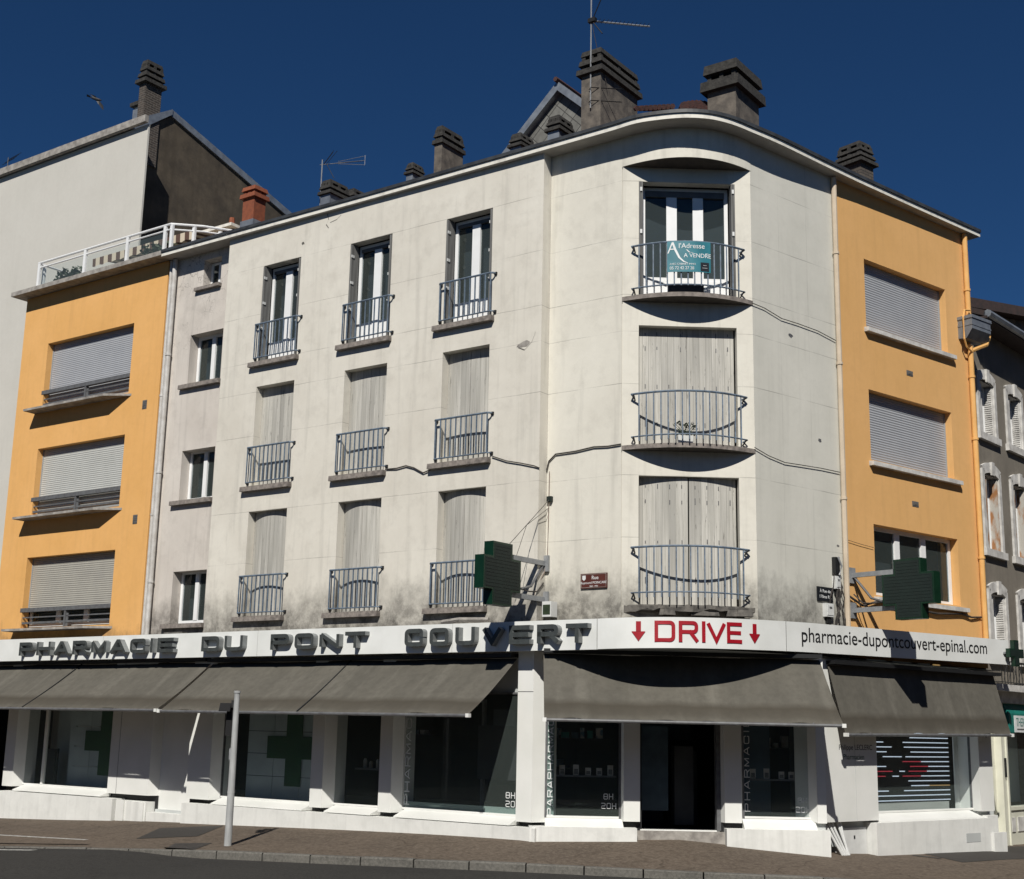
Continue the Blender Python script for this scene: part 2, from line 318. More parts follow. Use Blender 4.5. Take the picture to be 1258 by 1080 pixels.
# ------------------------------------------------------------------ mesh helpers (coordinates are u along wall, n outward, z up)
class MB:
    def __init__(s): s.v = []; s.f = []; s.m = []; s.mats = []; s.uv = {}
    def mi(s, name):
        if name not in s.mats: s.mats.append(name)
        return s.mats.index(name)
    def face(s, pts, mat, uvs=None):
        b = len(s.v); s.v += [(p[0], -p[1], p[2]) for p in pts]; s.f.append(tuple(range(b, b+len(pts)))); s.m.append(s.mi(mat))
        if uvs: s.uv[len(s.f)-1] = uvs
        return s
    def box(s, u0, u1, n0, n1, z0, z1, mat, taper=0):
        b = len(s.v); t = taper
        s.v += [(u, -n, z) for z, k in ((z0, 0), (z1, t)) for u, n in ((u0+k, n0+k), (u1-k, n0+k), (u1-k, n1-k), (u0+k, n1-k))]
        k = s.mi(mat)
        for f in ((0, 1, 2, 3), (4, 5, 6, 7), (0, 1, 5, 4), (1, 2, 6, 5), (2, 3, 7, 6), (3, 0, 4, 7)):
            s.f.append(tuple(b+i for i in f)); s.m.append(k)
        return s
    def prism(s, poly, z0, z1, mat):          # poly in (u,n), z0/z1 scalars or lists
        n = len(poly); b = len(s.v)
        a0 = z0 if isinstance(z0, (list, tuple)) else [z0]*n; a1 = z1 if isinstance(z1, (list, tuple)) else [z1]*n
        s.v += [(p[0], -p[1], z) for p, z in zip(poly, a0)] + [(p[0], -p[1], z) for p, z in zip(poly, a1)]
        k = s.mi(mat)
        s.f += [tuple(range(b, b+n)), tuple(range(b+n, b+2*n))]; s.m += [k, k]
        for i in range(n):
            j = (i+1) % n; s.f.append((b+i, b+j, b+n+j, b+n+i)); s.m.append(k)
        return s
    def xprism(s, poly, u0, u1, mat):         # poly in (n,z), extruded along u
        n = len(poly); b = len(s.v); k = s.mi(mat)
        s.v += [(u0, -p[0], p[1]) for p in poly] + [(u1, -p[0], p[1]) for p in poly]
        s.f += [tuple(range(b, b+n)), tuple(range(b+n, b+2*n))]; s.m += [k, k]
        for i in range(n):
            j = (i+1) % n; s.f.append((b+i, b+j, b+n+j, b+n+i)); s.m.append(k)
        return s
    def yprism(s, poly, n0, n1, mat):         # poly in (u,z), extruded along n
        n = len(poly); b = len(s.v); k = s.mi(mat)
        s.v += [(p[0], -n0, p[1]) for p in poly] + [(p[0], -n1, p[1]) for p in poly]
        s.f += [tuple(range(b, b+n)), tuple(range(b+n, b+2*n))]; s.m += [k, k]
        for i in range(n):
            j = (i+1) % n; s.f.append((b+i, b+j, b+n+j, b+n+i)); s.m.append(k)
        return s
    def tube(s, pts, r, mat, seg=6):
        k = s.mi(mat); P = [Vector((p[0], -p[1], p[2])) for p in pts]; b = len(s.v)
        rr = r if isinstance(r, (list, tuple)) else [r]*len(P)
        for i, p in enumerate(P):
            d = (P[min(i+1, len(P)-1)]-P[max(i-1, 0)]).normalized()
            a = d.cross(Vector((0, 0, 1)))
            if a.length < .05: a = d.cross(Vector((0, 1, 0)))
            a.normalize(); c = d.cross(a)
            for q in range(seg):
                t = 2*math.pi*q/seg; s.v.append(tuple(p+(a*math.cos(t)+c*math.sin(t))*rr[i]))
        for i in range(len(P)-1):
            for q in range(seg):
                q2 = (q+1) % seg; s.f.append((b+i*seg+q, b+i*seg+q2, b+(i+1)*seg+q2, b+(i+1)*seg+q)); s.m.append(k)
        s.f += [tuple(b+q for q in range(seg)), tuple(b+(len(P)-1)*seg+q for q in range(seg))]; s.m += [k, k]
        return s
    def wall(s, u0, u1, z0, z1, n, holes, mat, depth=.25, rev=None):
        rev = rev or mat
        us = sorted({u0, u1, *[h[0] for h in holes], *[h[1] for h in holes]}); zs = sorted({z0, z1, *[h[2] for h in holes], *[h[3] for h in holes]})
        for a, b in zip(us, us[1:]):
            for c, d in zip(zs, zs[1:]):
                mu, mz = (a+b)/2, (c+d)/2
                if any(h[0] < mu < h[1] and h[2] < mz < h[3] for h in holes): continue
                s.face([(a, n, c), (b, n, c), (b, n, d), (a, n, d)], mat)
        for h in holes:
            q = [(h[0], h[2]), (h[1], h[2]), (h[1], h[3]), (h[0], h[3])]
            for i in range(4):
                (a, c), (b, d) = q[i], q[(i+1) % 4]
                s.face([(a, n, c), (b, n, d), (b, n-depth, d), (a, n-depth, c)], rev)
        return s
    def mesh(s, name, smooth=False):
        me = bpy.data.meshes.new(name); me.from_pydata(s.v, [], s.f)
        for m in s.mats: me.materials.append(MT[m])
        me.polygons.foreach_set('material_index', s.m)
        if s.uv:
            l = me.uv_layers.new(name='UVMap')
            for fi, uvs in s.uv.items():
                for li, uv in zip(me.polygons[fi].loop_indices, uvs): l.data[li].uv = uv
        import bmesh
        bm = bmesh.new(); bm.from_mesh(me)
        if smooth: bmesh.ops.remove_doubles(bm, verts=bm.verts, dist=1e-4)
        bmesh.ops.recalc_face_normals(bm, faces=bm.faces); bm.to_mesh(me); bm.free()
        if smooth:
            for p in me.polygons: p.use_smooth = True
        return me
C = S.collection
def link(name, me, parent=None, F=I4, loc=(0, 0, 0)):
    o = bpy.data.objects.new(name, me); C.objects.link(o)
    M = F @ Matrix.Translation((loc[0], -loc[1], loc[2]))
    if parent is not None:
        o.parent = parent; o.matrix_basis = WM[parent.name].inverted() @ M
    else: o.matrix_basis = M
    WM[o.name] = M
    return o
WM = {}
def thing(name, label, cat, F, loc, group=None):
    o = link(name, None, None, F, loc); o.empty_display_size = .3
    o['label'] = label; o['category'] = cat
    if group: o['group'] = group
    return o
def tag(o, label, cat, group=None):
    o['label'] = label; o['category'] = cat
    if group: o['group'] = group
    return o
def struct(o, kind='structure'): o['kind'] = kind; return o

# ------------------------------------------------------------------ stroke lettering (squared extended letters on a 1 x 1 cell)
r_ = .16
def rc(pts, r=r_, seg=4, allr=True):      # round the inner corners of a polyline
    out = [pts[0]]
    for i in range(1, len(pts)-1):
        if not allr and pts[i][0] < .5: out.append(pts[i]); continue
        p0, p, p1 = (Vector(q) for q in pts[i-1:i+2]); a = (p0-p); b = (p1-p)
        rr = min(r, a.length*.49, b.length*.49); A = p+a.normalized()*rr; B = p+b.normalized()*rr
        for k in range(seg+1):
            t = k/seg; out.append(tuple((1-t)**2*A+2*t*(1-t)*p+t*t*B))
    out.append(pts[-1]); return out
GL = {'P': [[(0, 0), (0, 1), (1, 1), (1, .45), (0, .45)]], 'H': [[(0, 0), (0, 1)], [(1, 0), (1, 1)], [(0, .5), (1, .5)]],
 'A': [[(0, 0), (.42, 1), (.58, 1), (1, 0)], [(.2, .3), (.8, .3)]], 'R': [[(0, 0), (0, 1), (1, 1), (1, .48), (0, .48)], [(1.0, 0), (.62, .46)]],
 'M': [[(0, 0), (0, 1)], [(0, 1), (.5, .12), (1, 1)], [(1, 1), (1, 0)]], 'C': [[(1, .7), (1, 1), (0, 1), (0, 0), (1, 0), (1, .3)]],
 'I': [[(.5, 0), (.5, 1)]], 'E': [[(1, 1), (0, 1), (0, 0), (1, 0)], [(0, .5), (.92, .5)]], 'D': [[(0, .5), (0, 1), (1, 1), (1, 0), (0, 0), (0, .5)]],
 'U': [[(0, 1), (0, 0), (1, 0), (1, 1)]], 'O': [[(.5, 1), (1, 1), (1, 0), (0, 0), (0, 1), (.5, 1)]], 'N': [[(0, 0), (0, 1)], [(0, 1), (1, 0)], [(1, 0), (1, 1)]],
 'T': [[(0, 1), (1, 1)], [(.5, 1), (.5, 0)]], 'V': [[(0, 1), (.5, 0), (1, 1)]], '8': [[(.5, 1), (1, 1), (1, 0), (0, 0), (0, 1), (.5, 1)], [(0, .5), (1, .5)]],
 '2': [[(0, 1), (1, 1), (1, .5), (0, .5), (0, 0), (1, 0)]], '0': [[(.5, 1), (1, 1), (1, 0), (0, 0), (0, 1), (.5, 1)]]}
def strokes(ch, w, h, t):       # returns lists of (left,right) outline pairs in metres, stroke width t
    res = []
    for pl in GL[ch]:
        rnd = ch in 'PRCDUOGU8205'
        pts = rc(pl, .24, 5, ch not in 'PRD') if rnd else pl
        P = [Vector((t/2+x*(w-t), t/2+y*(h-t))) for x, y in pts]
        Q = [P[0]]
        for p in P[1:]:
            if (p-Q[-1]).length > 1e-4: Q.append(p)
        P = Q; closed = (P[0]-P[-1]).length < 1e-4 and len(P) > 3
        pairs = []
        for i, p in enumerate(P):
            a = P[i-1] if i else (P[-2] if closed else None); b = P[i+1] if i < len(P)-1 else (P[1] if closed else None)
            d0 = (p-a).normalized() if a is not None else None; d1 = (b-p).normalized() if b is not None else None
            if d0 is None: d0 = d1
            if d1 is None: d1 = d0
            n0 = Vector((-d0.y, d0.x)); n1 = Vector((-d1.y, d1.x)); nn = (n0+n1)
            nn = n0 if nn.length < .2 else nn.normalized(); k = min(t/2/max(nn.dot(n0), .3), t)
            q = p.copy()
            if not closed and a is None and not (ch in 'MNV'): q = p-d1*t/2
            if not closed and b is None and not (ch in 'MNV'): q = p+d0*t/2
            pairs.append((q+nn*k, q-nn*k))
        res.append(pairs)
    return res
def letter_mesh(mb, ch, fn, w, h, t, d, mat, side):
    """fn(x, y, n) -> (X, -n.. ) builder coordinates; x,y in letter metres"""
    for si, pairs in enumerate(strokes(ch, w, h, t)):
        dd = d-si*.0025
        for i in range(len(pairs)-1):
            (a, b), (c, e) = pairs[i], pairs[i+1]
            f = [fn(*p, dd) for p in (a, c, e, b)]
            mb.face(f, mat)
            if side:
                for p, q in ((a, c), (b, e)): mb.face([fn(*p, dd), fn(*q, dd), fn(*q, 0), fn(*p, 0)], side)
        if side:
            for p, q in (pairs[0], pairs[-1]): mb.face([fn(*p, dd), fn(*q, dd), fn(*q, 0), fn(*p, 0)], side)
def vtext(name, txt, size, mat, F, u, n, z, sx=1, ex=.002, parent=None, align='LEFT', rot=0, sp=1.0):
    cu = bpy.data.curves.new(name, 'FONT'); cu.body = txt; cu.size = size; cu.extrude = ex; cu.align_x = align; cu.space_character = sp
    cu.materials.append(MT[mat]); tmp = bpy.data.objects.new('tmp', cu); C.objects.link(tmp)
    dg = bpy.context.evaluated_depsgraph_get(); me = bpy.data.meshes.new_from_object(tmp.evaluated_get(dg)); me.name = name
    bpy.data.objects.remove(tmp)
    M = F @ Matrix.Translation((u, -n, z)) @ Matrix.Rotation(math.pi/2, 4, 'X') @ Matrix.Rotation(rot, 4, 'Z') @ Matrix.Diagonal((sx, 1, 1, 1))
    o = bpy.data.objects.new(name, me); C.objects.link(o)
    if parent is not None: o.parent = parent; o.matrix_basis = WM[parent.name].inverted() @ M
    else: o.matrix_basis = M
    return o
def wp(x, y, z): return (x, -y, z)
# ================================================================== GROUND
base = [(-45, -1, -1.5, 'L'), (-15, -1, -.45, 'L'), (-11, -1, -.27, 'L'), (-8, -1, -.17, 'L'), (-4, -1, -.02, 'L'), (-.5, -1.2, .13, 'L')]
B = [tuple(W(FL, u, n, z)) for u, n, z, _ in base] + [tuple(W(FK, .8, -1.6, .12)), tuple(W(FR, 2.2, -1, -.10)), tuple(W(FR, 4, -1, -.22)), tuple(W(FR, 7.3, -1, -.27)), tuple(W(FR, 12, -3, -.32)), tuple(W(FR, 40, -12, -.9))]
CURB = [(-36, 36.5, -1.45), (-12.5, 27.0, -.58), (-9.29, 25.75, -.47), (-5.71, 24.28, -.33), (-2.38, 22.90, -.26), (.285, 22.18, -.24), (3.19, 21.71, -.27), (4.84, 21.72, -.31), (6.8, 21.95, -.38), (9.5, 23.2, -.48), (14.5, 27.4, -.62), (40, 48, -1.3)]
def catmull(P, k):
    out = []
    for i in range(len(P)-1):
        p0, p1, p2, p3 = (Vector(P[max(i-1, 0)]), Vector(P[i]), Vector(P[i+1]), Vector(P[min(i+2, len(P)-1)]))
        for j in range(k):
            t = j/k; out.append(.5*((2*p1)+(-p0+p2)*t+(2*p0-5*p1+4*p2-p3)*t*t+(-p0+3*p1-3*p2+p3)*t**3))
    out.append(Vector(P[-1])); return out
K_ = 6
Bs = []
for i in range(len(B)-1):
    for j in range(K_): Bs.append(Vector(B[i]).lerp(Vector(B[i+1]), j/K_))
Bs.append(Vector(B[-1])); Cs = catmull(CURB, K_)
def strip(name, A, Bq, rows, mat, smooth=True):
    mb = MB()
    for r in range(rows):
        for i in range(len(A)-1):
            q = [A[i].lerp(Bq[i], r/rows), A[i+1].lerp(Bq[i+1], r/rows), A[i+1].lerp(Bq[i+1], (r+1)/rows), A[i].lerp(Bq[i], (r+1)/rows)]
            mb.face([wp(*p) for p in q], mat)
    return struct(link(name, mb.mesh(name, smooth)))
strip('sidewalk', Bs, Cs, 10, 'sidewalk')
def hround(i):     # kerb exposed height: flush at the far left, rising to 0.13
    x = Cs[i].x; return .012+.105*max(0, min(1, (x+6.6)/1.2))
nrm = []
for i in range(len(Cs)):
    d = (Cs[min(i+1, len(Cs)-1)]-Cs[max(i-1, 0)]); d.z = 0; d.normalize(); nrm.append(Vector((d.y, -d.x, 0)))
# kerb stones, one after the other, all one edge of the pavement
mb = MB()
L0 = 0; acc = []
for i in range(len(Cs)-1): acc.append((Cs[i+1]-Cs[i]).length)
def along(s):
    i = 0
    while i < len(acc)-1 and s > acc[i]: s -= acc[i]; i += 1
    t = s/acc[i]; return Cs[i].lerp(Cs[i+1], t), nrm[i].lerp(nrm[i+1], t).normalized(), hround(i)*(1-t)+hround(i+1)*t
tot = sum(acc); s = 18.0
while s < tot-14:
    ln = .92 if Cs[0].x else 1
    p, n1, h1 = along(s+.012); q, n2, h2 = along(s+ln-.012)
    j = random.uniform(-.006, .006)
    a = p-n1*.02; b = q-n2*.02; c = q+n2*.14; d = p+n1*.14
    up = Vector((0, 0, .012+j)); lo = Vector((0, 0, -.35))
    T = [v+up for v in (a, b, c-n2*.015, d-n1*.015)]; M_ = [c+up*0+Vector((0, 0, -.006)), d+up*0+Vector((0, 0, -.006))]
    mb.face([wp(*v) for v in T], 'kerb_stone'); mb.face([wp(*T[3]), wp(*T[2]), wp(*M_[0]), wp(*M_[1])], 'kerb_stone')
    mb.face([wp(*M_[1]), wp(*M_[0]), wp(*(c+lo)), wp(*(d+lo))], 'kerb_stone')
    for e1, e2, m1 in ((a, d, M_[1]), (b, c, M_[0])): mb.face([wp(*(e1+up)), wp(*m1), wp(*(e2+lo)), wp(*(e1+lo))], 'kerb_stone')
    s += ln
struct(link('kerb', mb.mesh('kerb')))
R0 = [Cs[i]+nrm[i]*.10-Vector((0, 0, hround(i))) for i in range(len(Cs))]
R1 = [v+nrm[i]*2.5-Vector((0, 0, .02)) for i, v in enumerate(R0)]
R2 = [Vector((v.x*.9+nrm[i].x*4, -6 + (v.x/30)**2*4, -.55)) for i, v in enumerate(R0)]
R2 = [Vector((-60+120*i/(len(R0)-1), -8, -.75)) for i in range(len(R0))]
mbr = MB()
rows = [R0, R1, R2, [Vector((v.x*8, -90, -1.2)) for v in R2]]
for A, Bq, k in ((rows[0], rows[1], 2), (rows[1], rows[2], 6), (rows[2], rows[3], 2)):
    for r in range(k):
        for i in range(len(A)-1):
            mbr.face([wp(*v) for v in (A[i].lerp(Bq[i], r/k), A[i+1].lerp(Bq[i+1], r/k), A[i+1].lerp(Bq[i+1], (r+1)/k), A[i].lerp(Bq[i], (r+1)/k))], 'asphalt')
struct(link('road', mbr.mesh('road', True)))
mb = MB(); mb.face([(-900, 900, -2.2), (900, 900, -2.2), (900, -900, -2.2), (-900, -900, -2.2)], 'asphalt')
struct(link('ground', mb.mesh('ground')))
from mathutils.bvhtree import BVHTree
def surf(o):
    return BVHTree.FromPolygons([tuple(v.co) for v in o.data.vertices], [tuple(p.vertices) for p in o.data.polygons])
SW = surf(bpy.data.objects['sidewalk']); RD = surf(bpy.data.objects['road'])
def gz(x, y, t=None):
    hit = (t or SW).ray_cast(Vector((x, y, 20)), Vector((0, 0, -1)))
    return hit[0].z if hit[0] else -.3
def patch(name, pts, mat, lift, t=None, sub=6):
    mb = MB(); a, b, c, d = (Vector((*p, 0)) for p in pts)
    for i in range(sub):
        for j in range(sub):
            q = []
            for s_, r in ((i, j), (i+1, j), (i+1, j+1), (i, j+1)):
                p = a.lerp(b, s_/sub).lerp(d.lerp(c, s_/sub), r/sub); q.append(wp(p.x, p.y, gz(p.x, p.y, t)+lift))
            mb.face(q, mat)
    return link(name, mb.mesh(name))
for pts, nm, lb in ((((-6.95, 26.35), (-5.82, 26.45), (-5.74, 28.5), (-7.03, 28.4)), 'asphalt_patch', 'dark rectangular asphalt patch in the pavement near the shop panel'),
                ):
    struct(patch(nm, pts, 'patch_dark', .006))
mh = patch('access_cover', ((-5.92, 24.3), (-5.38, 24.1), (-5.26, 25.2), (-5.96, 25.29)), 'manhole', .006)
tag(mh, 'dark square access cover in the pavement left of the grey pole', 'manhole cover')
mh = patch('access_cover', ((-.7, 26.6), (-.3, 26.2), (.55, 26.7), (-.1, 27.0)), 'manhole', .006)
tag(mh, 'dark access cover in the pavement in front of the bright white pillar', 'manhole cover')
mh = patch('access_cover', ((7.55, 25.75), (8.0, 25.55), (8.1, 25.72), (7.65, 25.92)), 'manhole', .006)
tag(mh, 'small drain cover in the pavement below the striped LED window', 'manhole cover')
struct(patch('asphalt_patch', ((8.3, 25.2), (13.0, 29.5), (12.3, 30.6), (7.7, 26.9)), 'patch_dark', .006))
struct(patch('road_marking', ((-12.5, 27.3), (-7.6, 25.55), (-7.65, 25.42), (-12.5, 27.1)), 'road_paint', .005, RD))
struct(patch('road_marking', ((-12.5, 26.5), (-8.3, 24.9), (-8.4, 24.75), (-12.5, 26.3)), 'road_paint', .005, RD))

# ================================================================== MAIN BUILDING
bld = thing('apartment_building', 'four storey corner block with cream walls, orange bays and a curved corner above the pharmacy', 'building', I4, (2.3, -23.9, 0))
def part(name, mb, F, parent=None, loc=(0, 0, 0), smooth=False): return link(name, mb.mesh(name, smooth), parent or bld, F, loc)
ZE = 12.97
MC = [(-7.114, -5.933), (-4.439, -3.247), (-1.769, -.592)]          # window columns of the long facade
MZ = [(9.82, 12.095), (6.97, 9.24), (4.11, 6.395)]
# --- cream main wall
mb = MB(); mb.wall(-8.32, .64, 3.2, ZE, 0, [(a, b, c, d) for a, b in MC for c, d in MZ], 'plaster_white', .22)
mb.face([(.64, 0, 3.2), (.64, -.26, 3.2), (.64, -.26, ZE), (.64, 0, ZE)], 'plaster_white')
mb.face([(-8.32, 0, 3.2), (-8.32, -.28, 3.2), (-8.32, -.28, ZE), (-8.32, 0, ZE)], 'plaster_white')
part('front_wall', mb, FL)
# --- stair section wall
SU = (-9.80, -8.66); SZ = [(9.70, 10.938), (6.89, 8.093), (4.03, 5.237)]
mb = MB(); mb.wall(-10.72, -8.32, 3.2, ZE, -.28, [(SU[0], SU[1], a, b) for a, b in SZ]+[(-9.5, -8.88, 12.08, 12.78)], 'plaster_stair', .28)
part('stair_wall', mb, FL)
# --- orange left bay
OU = (-15.376, -11.869); OZ = [(9.78, 11.571), (6.93, 8.717), (4.08, 5.871)]
mb = MB(); mb.wall(-16.51, -10.72, 3.2, ZE+.02, -.20, [(OU[0], OU[1], a, b) for a, b in OZ], 'render_orange', .20)
mb.face([(-10.72, -.2, 3.2), (-10.72, -.28, 3.2), (-10.72, -.28, ZE), (-10.72, -.2, ZE)], 'render_orange')
mb.face([(-16.51, -.2, 3.2), (-16.51, -9, 3.2), (-16.51, -9, ZE), (-16.51, -.2, ZE)], 'render_orange')
part('orange_wall', mb, FL)
# --- corner: left face, flat centre, right face
mb = MB(); mb.wall(.64, 2.2765, 3.2, ZE, -.2635, [], 'plaster_corner'); part('corner_wall', mb, FL)
KZ = [(9.79, 12.095), (6.95, 9.24), (4.05, 6.395)]
mb = MB(); mb.wall(-.29, 2.15, 3.2, ZE, 0, [(.015, 1.845, a, b) for a, b in KZ], 'plaster_corner', .2); part('corner_wall', mb, FK)
RU = (3.52, 6.45); RZ = [(10.03, 11.48), (7.25, 8.70), (4.55, 5.95)]
mb = MB(); mb.wall(0, 2.62, 3.2, ZE, 0, [], 'plaster_right'); part('side_wall', mb, FR)
mb = MB(); mb.wall(2.62, 7.36, 3.3, ZE, 0, [(RU[0], RU[1], a, b) for a, b in RZ], 'render_orange_right', .19)
mb.face([(7.36, 0, 3.3), (7.36, -9, 3.3), (7.36, -9, ZE), (7.36, 0, ZE)], 'render_orange_right'); mb.face([(7.36, -.05, -1), (7.36, -9, -1), (7.36, -9, 3.3), (7.36, -.05, 3.3)], 'shop_grey')
part('orange_wall', mb, FR)
def blotch(F, u, n, z, r, mat, k=9, sq=.7):
    mb = MB(); P = [(u+r*math.cos(6.283*i/k)*random.uniform(.5, 1.15), n, z+sq*r*math.sin(6.283*i/k)*random.uniform(.5, 1.15)) for i in range(k)]; mb.face(P, mat); part('plaster_damage', mb, F)
blotch(FL, .25, .003, 9.10, .17, 'concrete', 11, .5); blotch(FR, 1.1, .004, 9.33, .07, 'iron_grey'); blotch(FR, 1.9, .004, 7.40, .06, 'iron_grey'); blotch(FR, 2.35, .004, 5.4, .05, 'iron_grey'); blotch(FL, -5.9, .003, 12.4, .06, 'concrete_dark')
for pts in ([(-5.2, 12.95), (-5.15, 12.8), (-5.22, 12.7), (-5.14, 12.6)], [(-5.1, 12.72), (-4.9, 12.75), (-4.78, 12.83)], [(.10, 9.05), (.25, 8.98), (.42, 9.12), (.50, 9.30)]):
    mb = MB()
    for p, q in zip(pts, pts[1:]): mb.face([(p[0], .003, p[1]), (q[0], .003, q[1]), (q[0]+.012, .003, q[1]+.016), (p[0]+.012, .003, p[1]+.016)], 'concrete_dark')
    part('crack', mb, FL)
mb = MB(); mb.box(-.325, -.28, -.08, -.035, 3.3, 12.9, 'plaster_corner'); part('corner_bead', mb, FK)
# --- curved hood band above the top corner window
def arc(n1, u0=-.29, u1=2.15, k=20, n0=0.0):
    um = (u0+u1)/2; out = []
    for i in range(k+1):
        u = u0+(u1-u0)*i/k; x = (u-um)/((u1-u0)/2); out.append((u, n0+(n1-n0)*(1-x*x)))
    return out
def lens(mb, depth, z0, z1, mat, u0=-.30, u1=2.16):
    P = arc(depth, u0, u1); mb.prism(P+[(u1, -.05), (u0, -.05)], z0, z1, mat); mb.face([(a, b-.004 if b > .01 else b, z0-.003) for a, b in P], 'concrete_soffit_shade')
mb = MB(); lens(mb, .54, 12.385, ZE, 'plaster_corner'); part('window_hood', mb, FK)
# --- eave ring
eL = [(-10.62, .14), (-8, .13), (-4, .10), (0, .12), (1.6, .13), (2.3, .13)]
EO = [W(FL, u, n) for u, n in eL] + [Vector(p+(0,)) for p in ((2.204, 23.185), (2.685, 22.995), (3.116, 22.91), (3.508, 22.938), (3.829, 23.059), (4.116, 23.234), (4.436, 23.482), (5.078, 23.991))] + [W(FR, u, n) for u, n in ((2.0, .28), (3.1, .24), (5, .21), (7.68, .19))]
EO = EO[:5]+[W(FL, 2.3, .14)]+EO[6:]
sm = EO[:4]+catmull(EO[4:15], 4)+EO[15:]
EO = [Vector((p.x, p.y, 0)) for p in sm]
def offs(P, d):
    out = []
    for i, p in enumerate(P):
        a = P[max(i-1, 0)]; b = P[min(i+1, len(P)-1)]; t = (b-a).normalized(); out.append(p+Vector((-t.y, t.x, 0))*d)
    return out
Z3 = Vector((0, 0, 1))
def ring(mb, A, B_, z, zb, mat):
    for i in range(len(A)-1): mb.face([wp(A[i].x, A[i].y, z), wp(A[i+1].x, A[i+1].y, z), wp(B_[i+1].x, B_[i+1].y, zb), wp(B_[i].x, B_[i].y, zb)], mat)
def band(mb, A, z0, z1, mat, A2=None):
    A2 = A2 or A
    for i in range(len(A)-1): mb.face([wp(A[i].x, A[i].y, z0), wp(A[i+1].x, A[i+1].y, z0), wp(A2[i+1].x, A2[i+1].y, z1), wp(A2[i].x, A2[i].y, z1)], mat)
EI = offs(EO, .9)
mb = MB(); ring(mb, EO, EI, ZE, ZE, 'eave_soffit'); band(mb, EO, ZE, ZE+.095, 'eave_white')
for k in (0, -1): mb.face([wp(EO[k].x, EO[k].y, ZE), wp(EI[k].x, EI[k].y, ZE), wp(EI[k].x, EI[k].y, ZE+.095), wp(EO[k].x, EO[k].y, ZE+.095)], 'eave_soffit')
part('eave', mb, I4)
GO = offs(EO, -.03); GI = offs(EO, .12)
mb = MB(); band(mb, GO, ZE+.097, ZE+.165, 'gutter_dark'); ring(mb, EO, GO, ZE+.096, ZE+.096, 'gutter_dark'); ring(mb, GO, GI, ZE+.165, ZE+.165, 'gutter_dark')
part('gutter', mb, I4)
# --- roof
rf_in = offs(EO, .12); 
mb = MB(); rid = []
for i, p in enumerate(EO):
    rid.append(p)
U = Vector((FL[0][0], FL[1][0], 0)); 
ridge = [W(FL, -10.6, -6.5)]
for i in range(len(EO)-1):
    def up(p):
        a, n = (FL.inverted() @ p).x, -(FL.inverted() @ p).y
        ar, nr_ = (FR.inverted() @ p).x, -(FR.inverted() @ p).y
        if a < 2.2: q = W(FL, a*.75-.9, -6.3)
        else:
            k = max(0, min(1, ar/7.5)); q = W(FL, 2.2*.75-.9, -6.3).lerp(W(FR, 5.8, -6.0), k)
        return q
    a, b = rf_in[i], rf_in[i+1]; c, d = up(EO[i+1]), up(EO[i])
    for r in range(4):
        t0, t1 = r/4, (r+1)/4
        mb.face([wp(*(a.lerp(d, t0)).xy, 13.12+2.34*t0), wp(*(b.lerp(c, t0)).xy, 13.12+2.34*t0), wp(*(b.lerp(c, t1)).xy, 13.12+2.34*t1), wp(*(a.lerp(d, t1)).xy, 13.12+2.34*t1)], 'tile_red')
q = [W(FL, -10.6, -6.3), W(FL, .75, -6.3), W(FR, 5.8, -6), W(FR, 6, -12), W(FL, -10.6, -13)]
mb.face([wp(p.x, p.y, 15.46) for p in q], 'tile_red')
roof = part('roof', mb, I4)
mb = MB()   # hip tiles that show above the eave at the corner
for k in range(8):
    q = Vector((3.55+.085*k, 26.5, 0)); mb.tube([wp(q.x, q.y, 14.97+.04*math.sin(k*.5)), wp(q.x+.02, q.y+.4, 15.1+.04*math.sin(k*.5))], .11, 'tile_red', 8)
for k in range(9): mb.tube([wp(2.45+k*.09, 25.5, 14.41+.008*k), wp(2.45+k*.09, 25.9, 14.6)], .06, 'tile_red', 6)
link('ridge_tiles', mb.mesh('ridge_tiles'), bld, I4)
mb = MB()
for k in range(11): mb.tube([(-2.72+k*.085, -2.4, 14.42+.01*math.sin(k*2)), (-2.72+k*.085, -2.8, 14.6)], .05, 'tile_red', 6)
link('ridge_tiles', mb.mesh('ridge_tiles'), bld, FL)
# --- white band along terrace top (concrete slab)
mb = MB(); mb.box(-16.72, -10.6, -9, .17, 13.0, 13.115, 'concrete')
part('terrace_slab', mb, FL)
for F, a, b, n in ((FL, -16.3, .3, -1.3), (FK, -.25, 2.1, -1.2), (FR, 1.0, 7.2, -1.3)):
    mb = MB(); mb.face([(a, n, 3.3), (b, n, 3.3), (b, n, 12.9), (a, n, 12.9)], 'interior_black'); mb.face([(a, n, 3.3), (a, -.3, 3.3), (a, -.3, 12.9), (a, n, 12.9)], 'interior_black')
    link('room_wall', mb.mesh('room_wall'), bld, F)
mb = MB(); q = [W(FL, -16.5, -9), W(FL, -4, -13), W(FR, 4, -13), W(FR, 7.36, -9)]
for p, r in zip(q, q[1:]): mb.face([wp(p.x, p.y, -1), wp(r.x, r.y, -1), wp(r.x, r.y, 13.3), wp(p.x, p.y, 13.3)], 'plaster_far')
link('back_wall', mb.mesh('back_wall'), bld, I4)
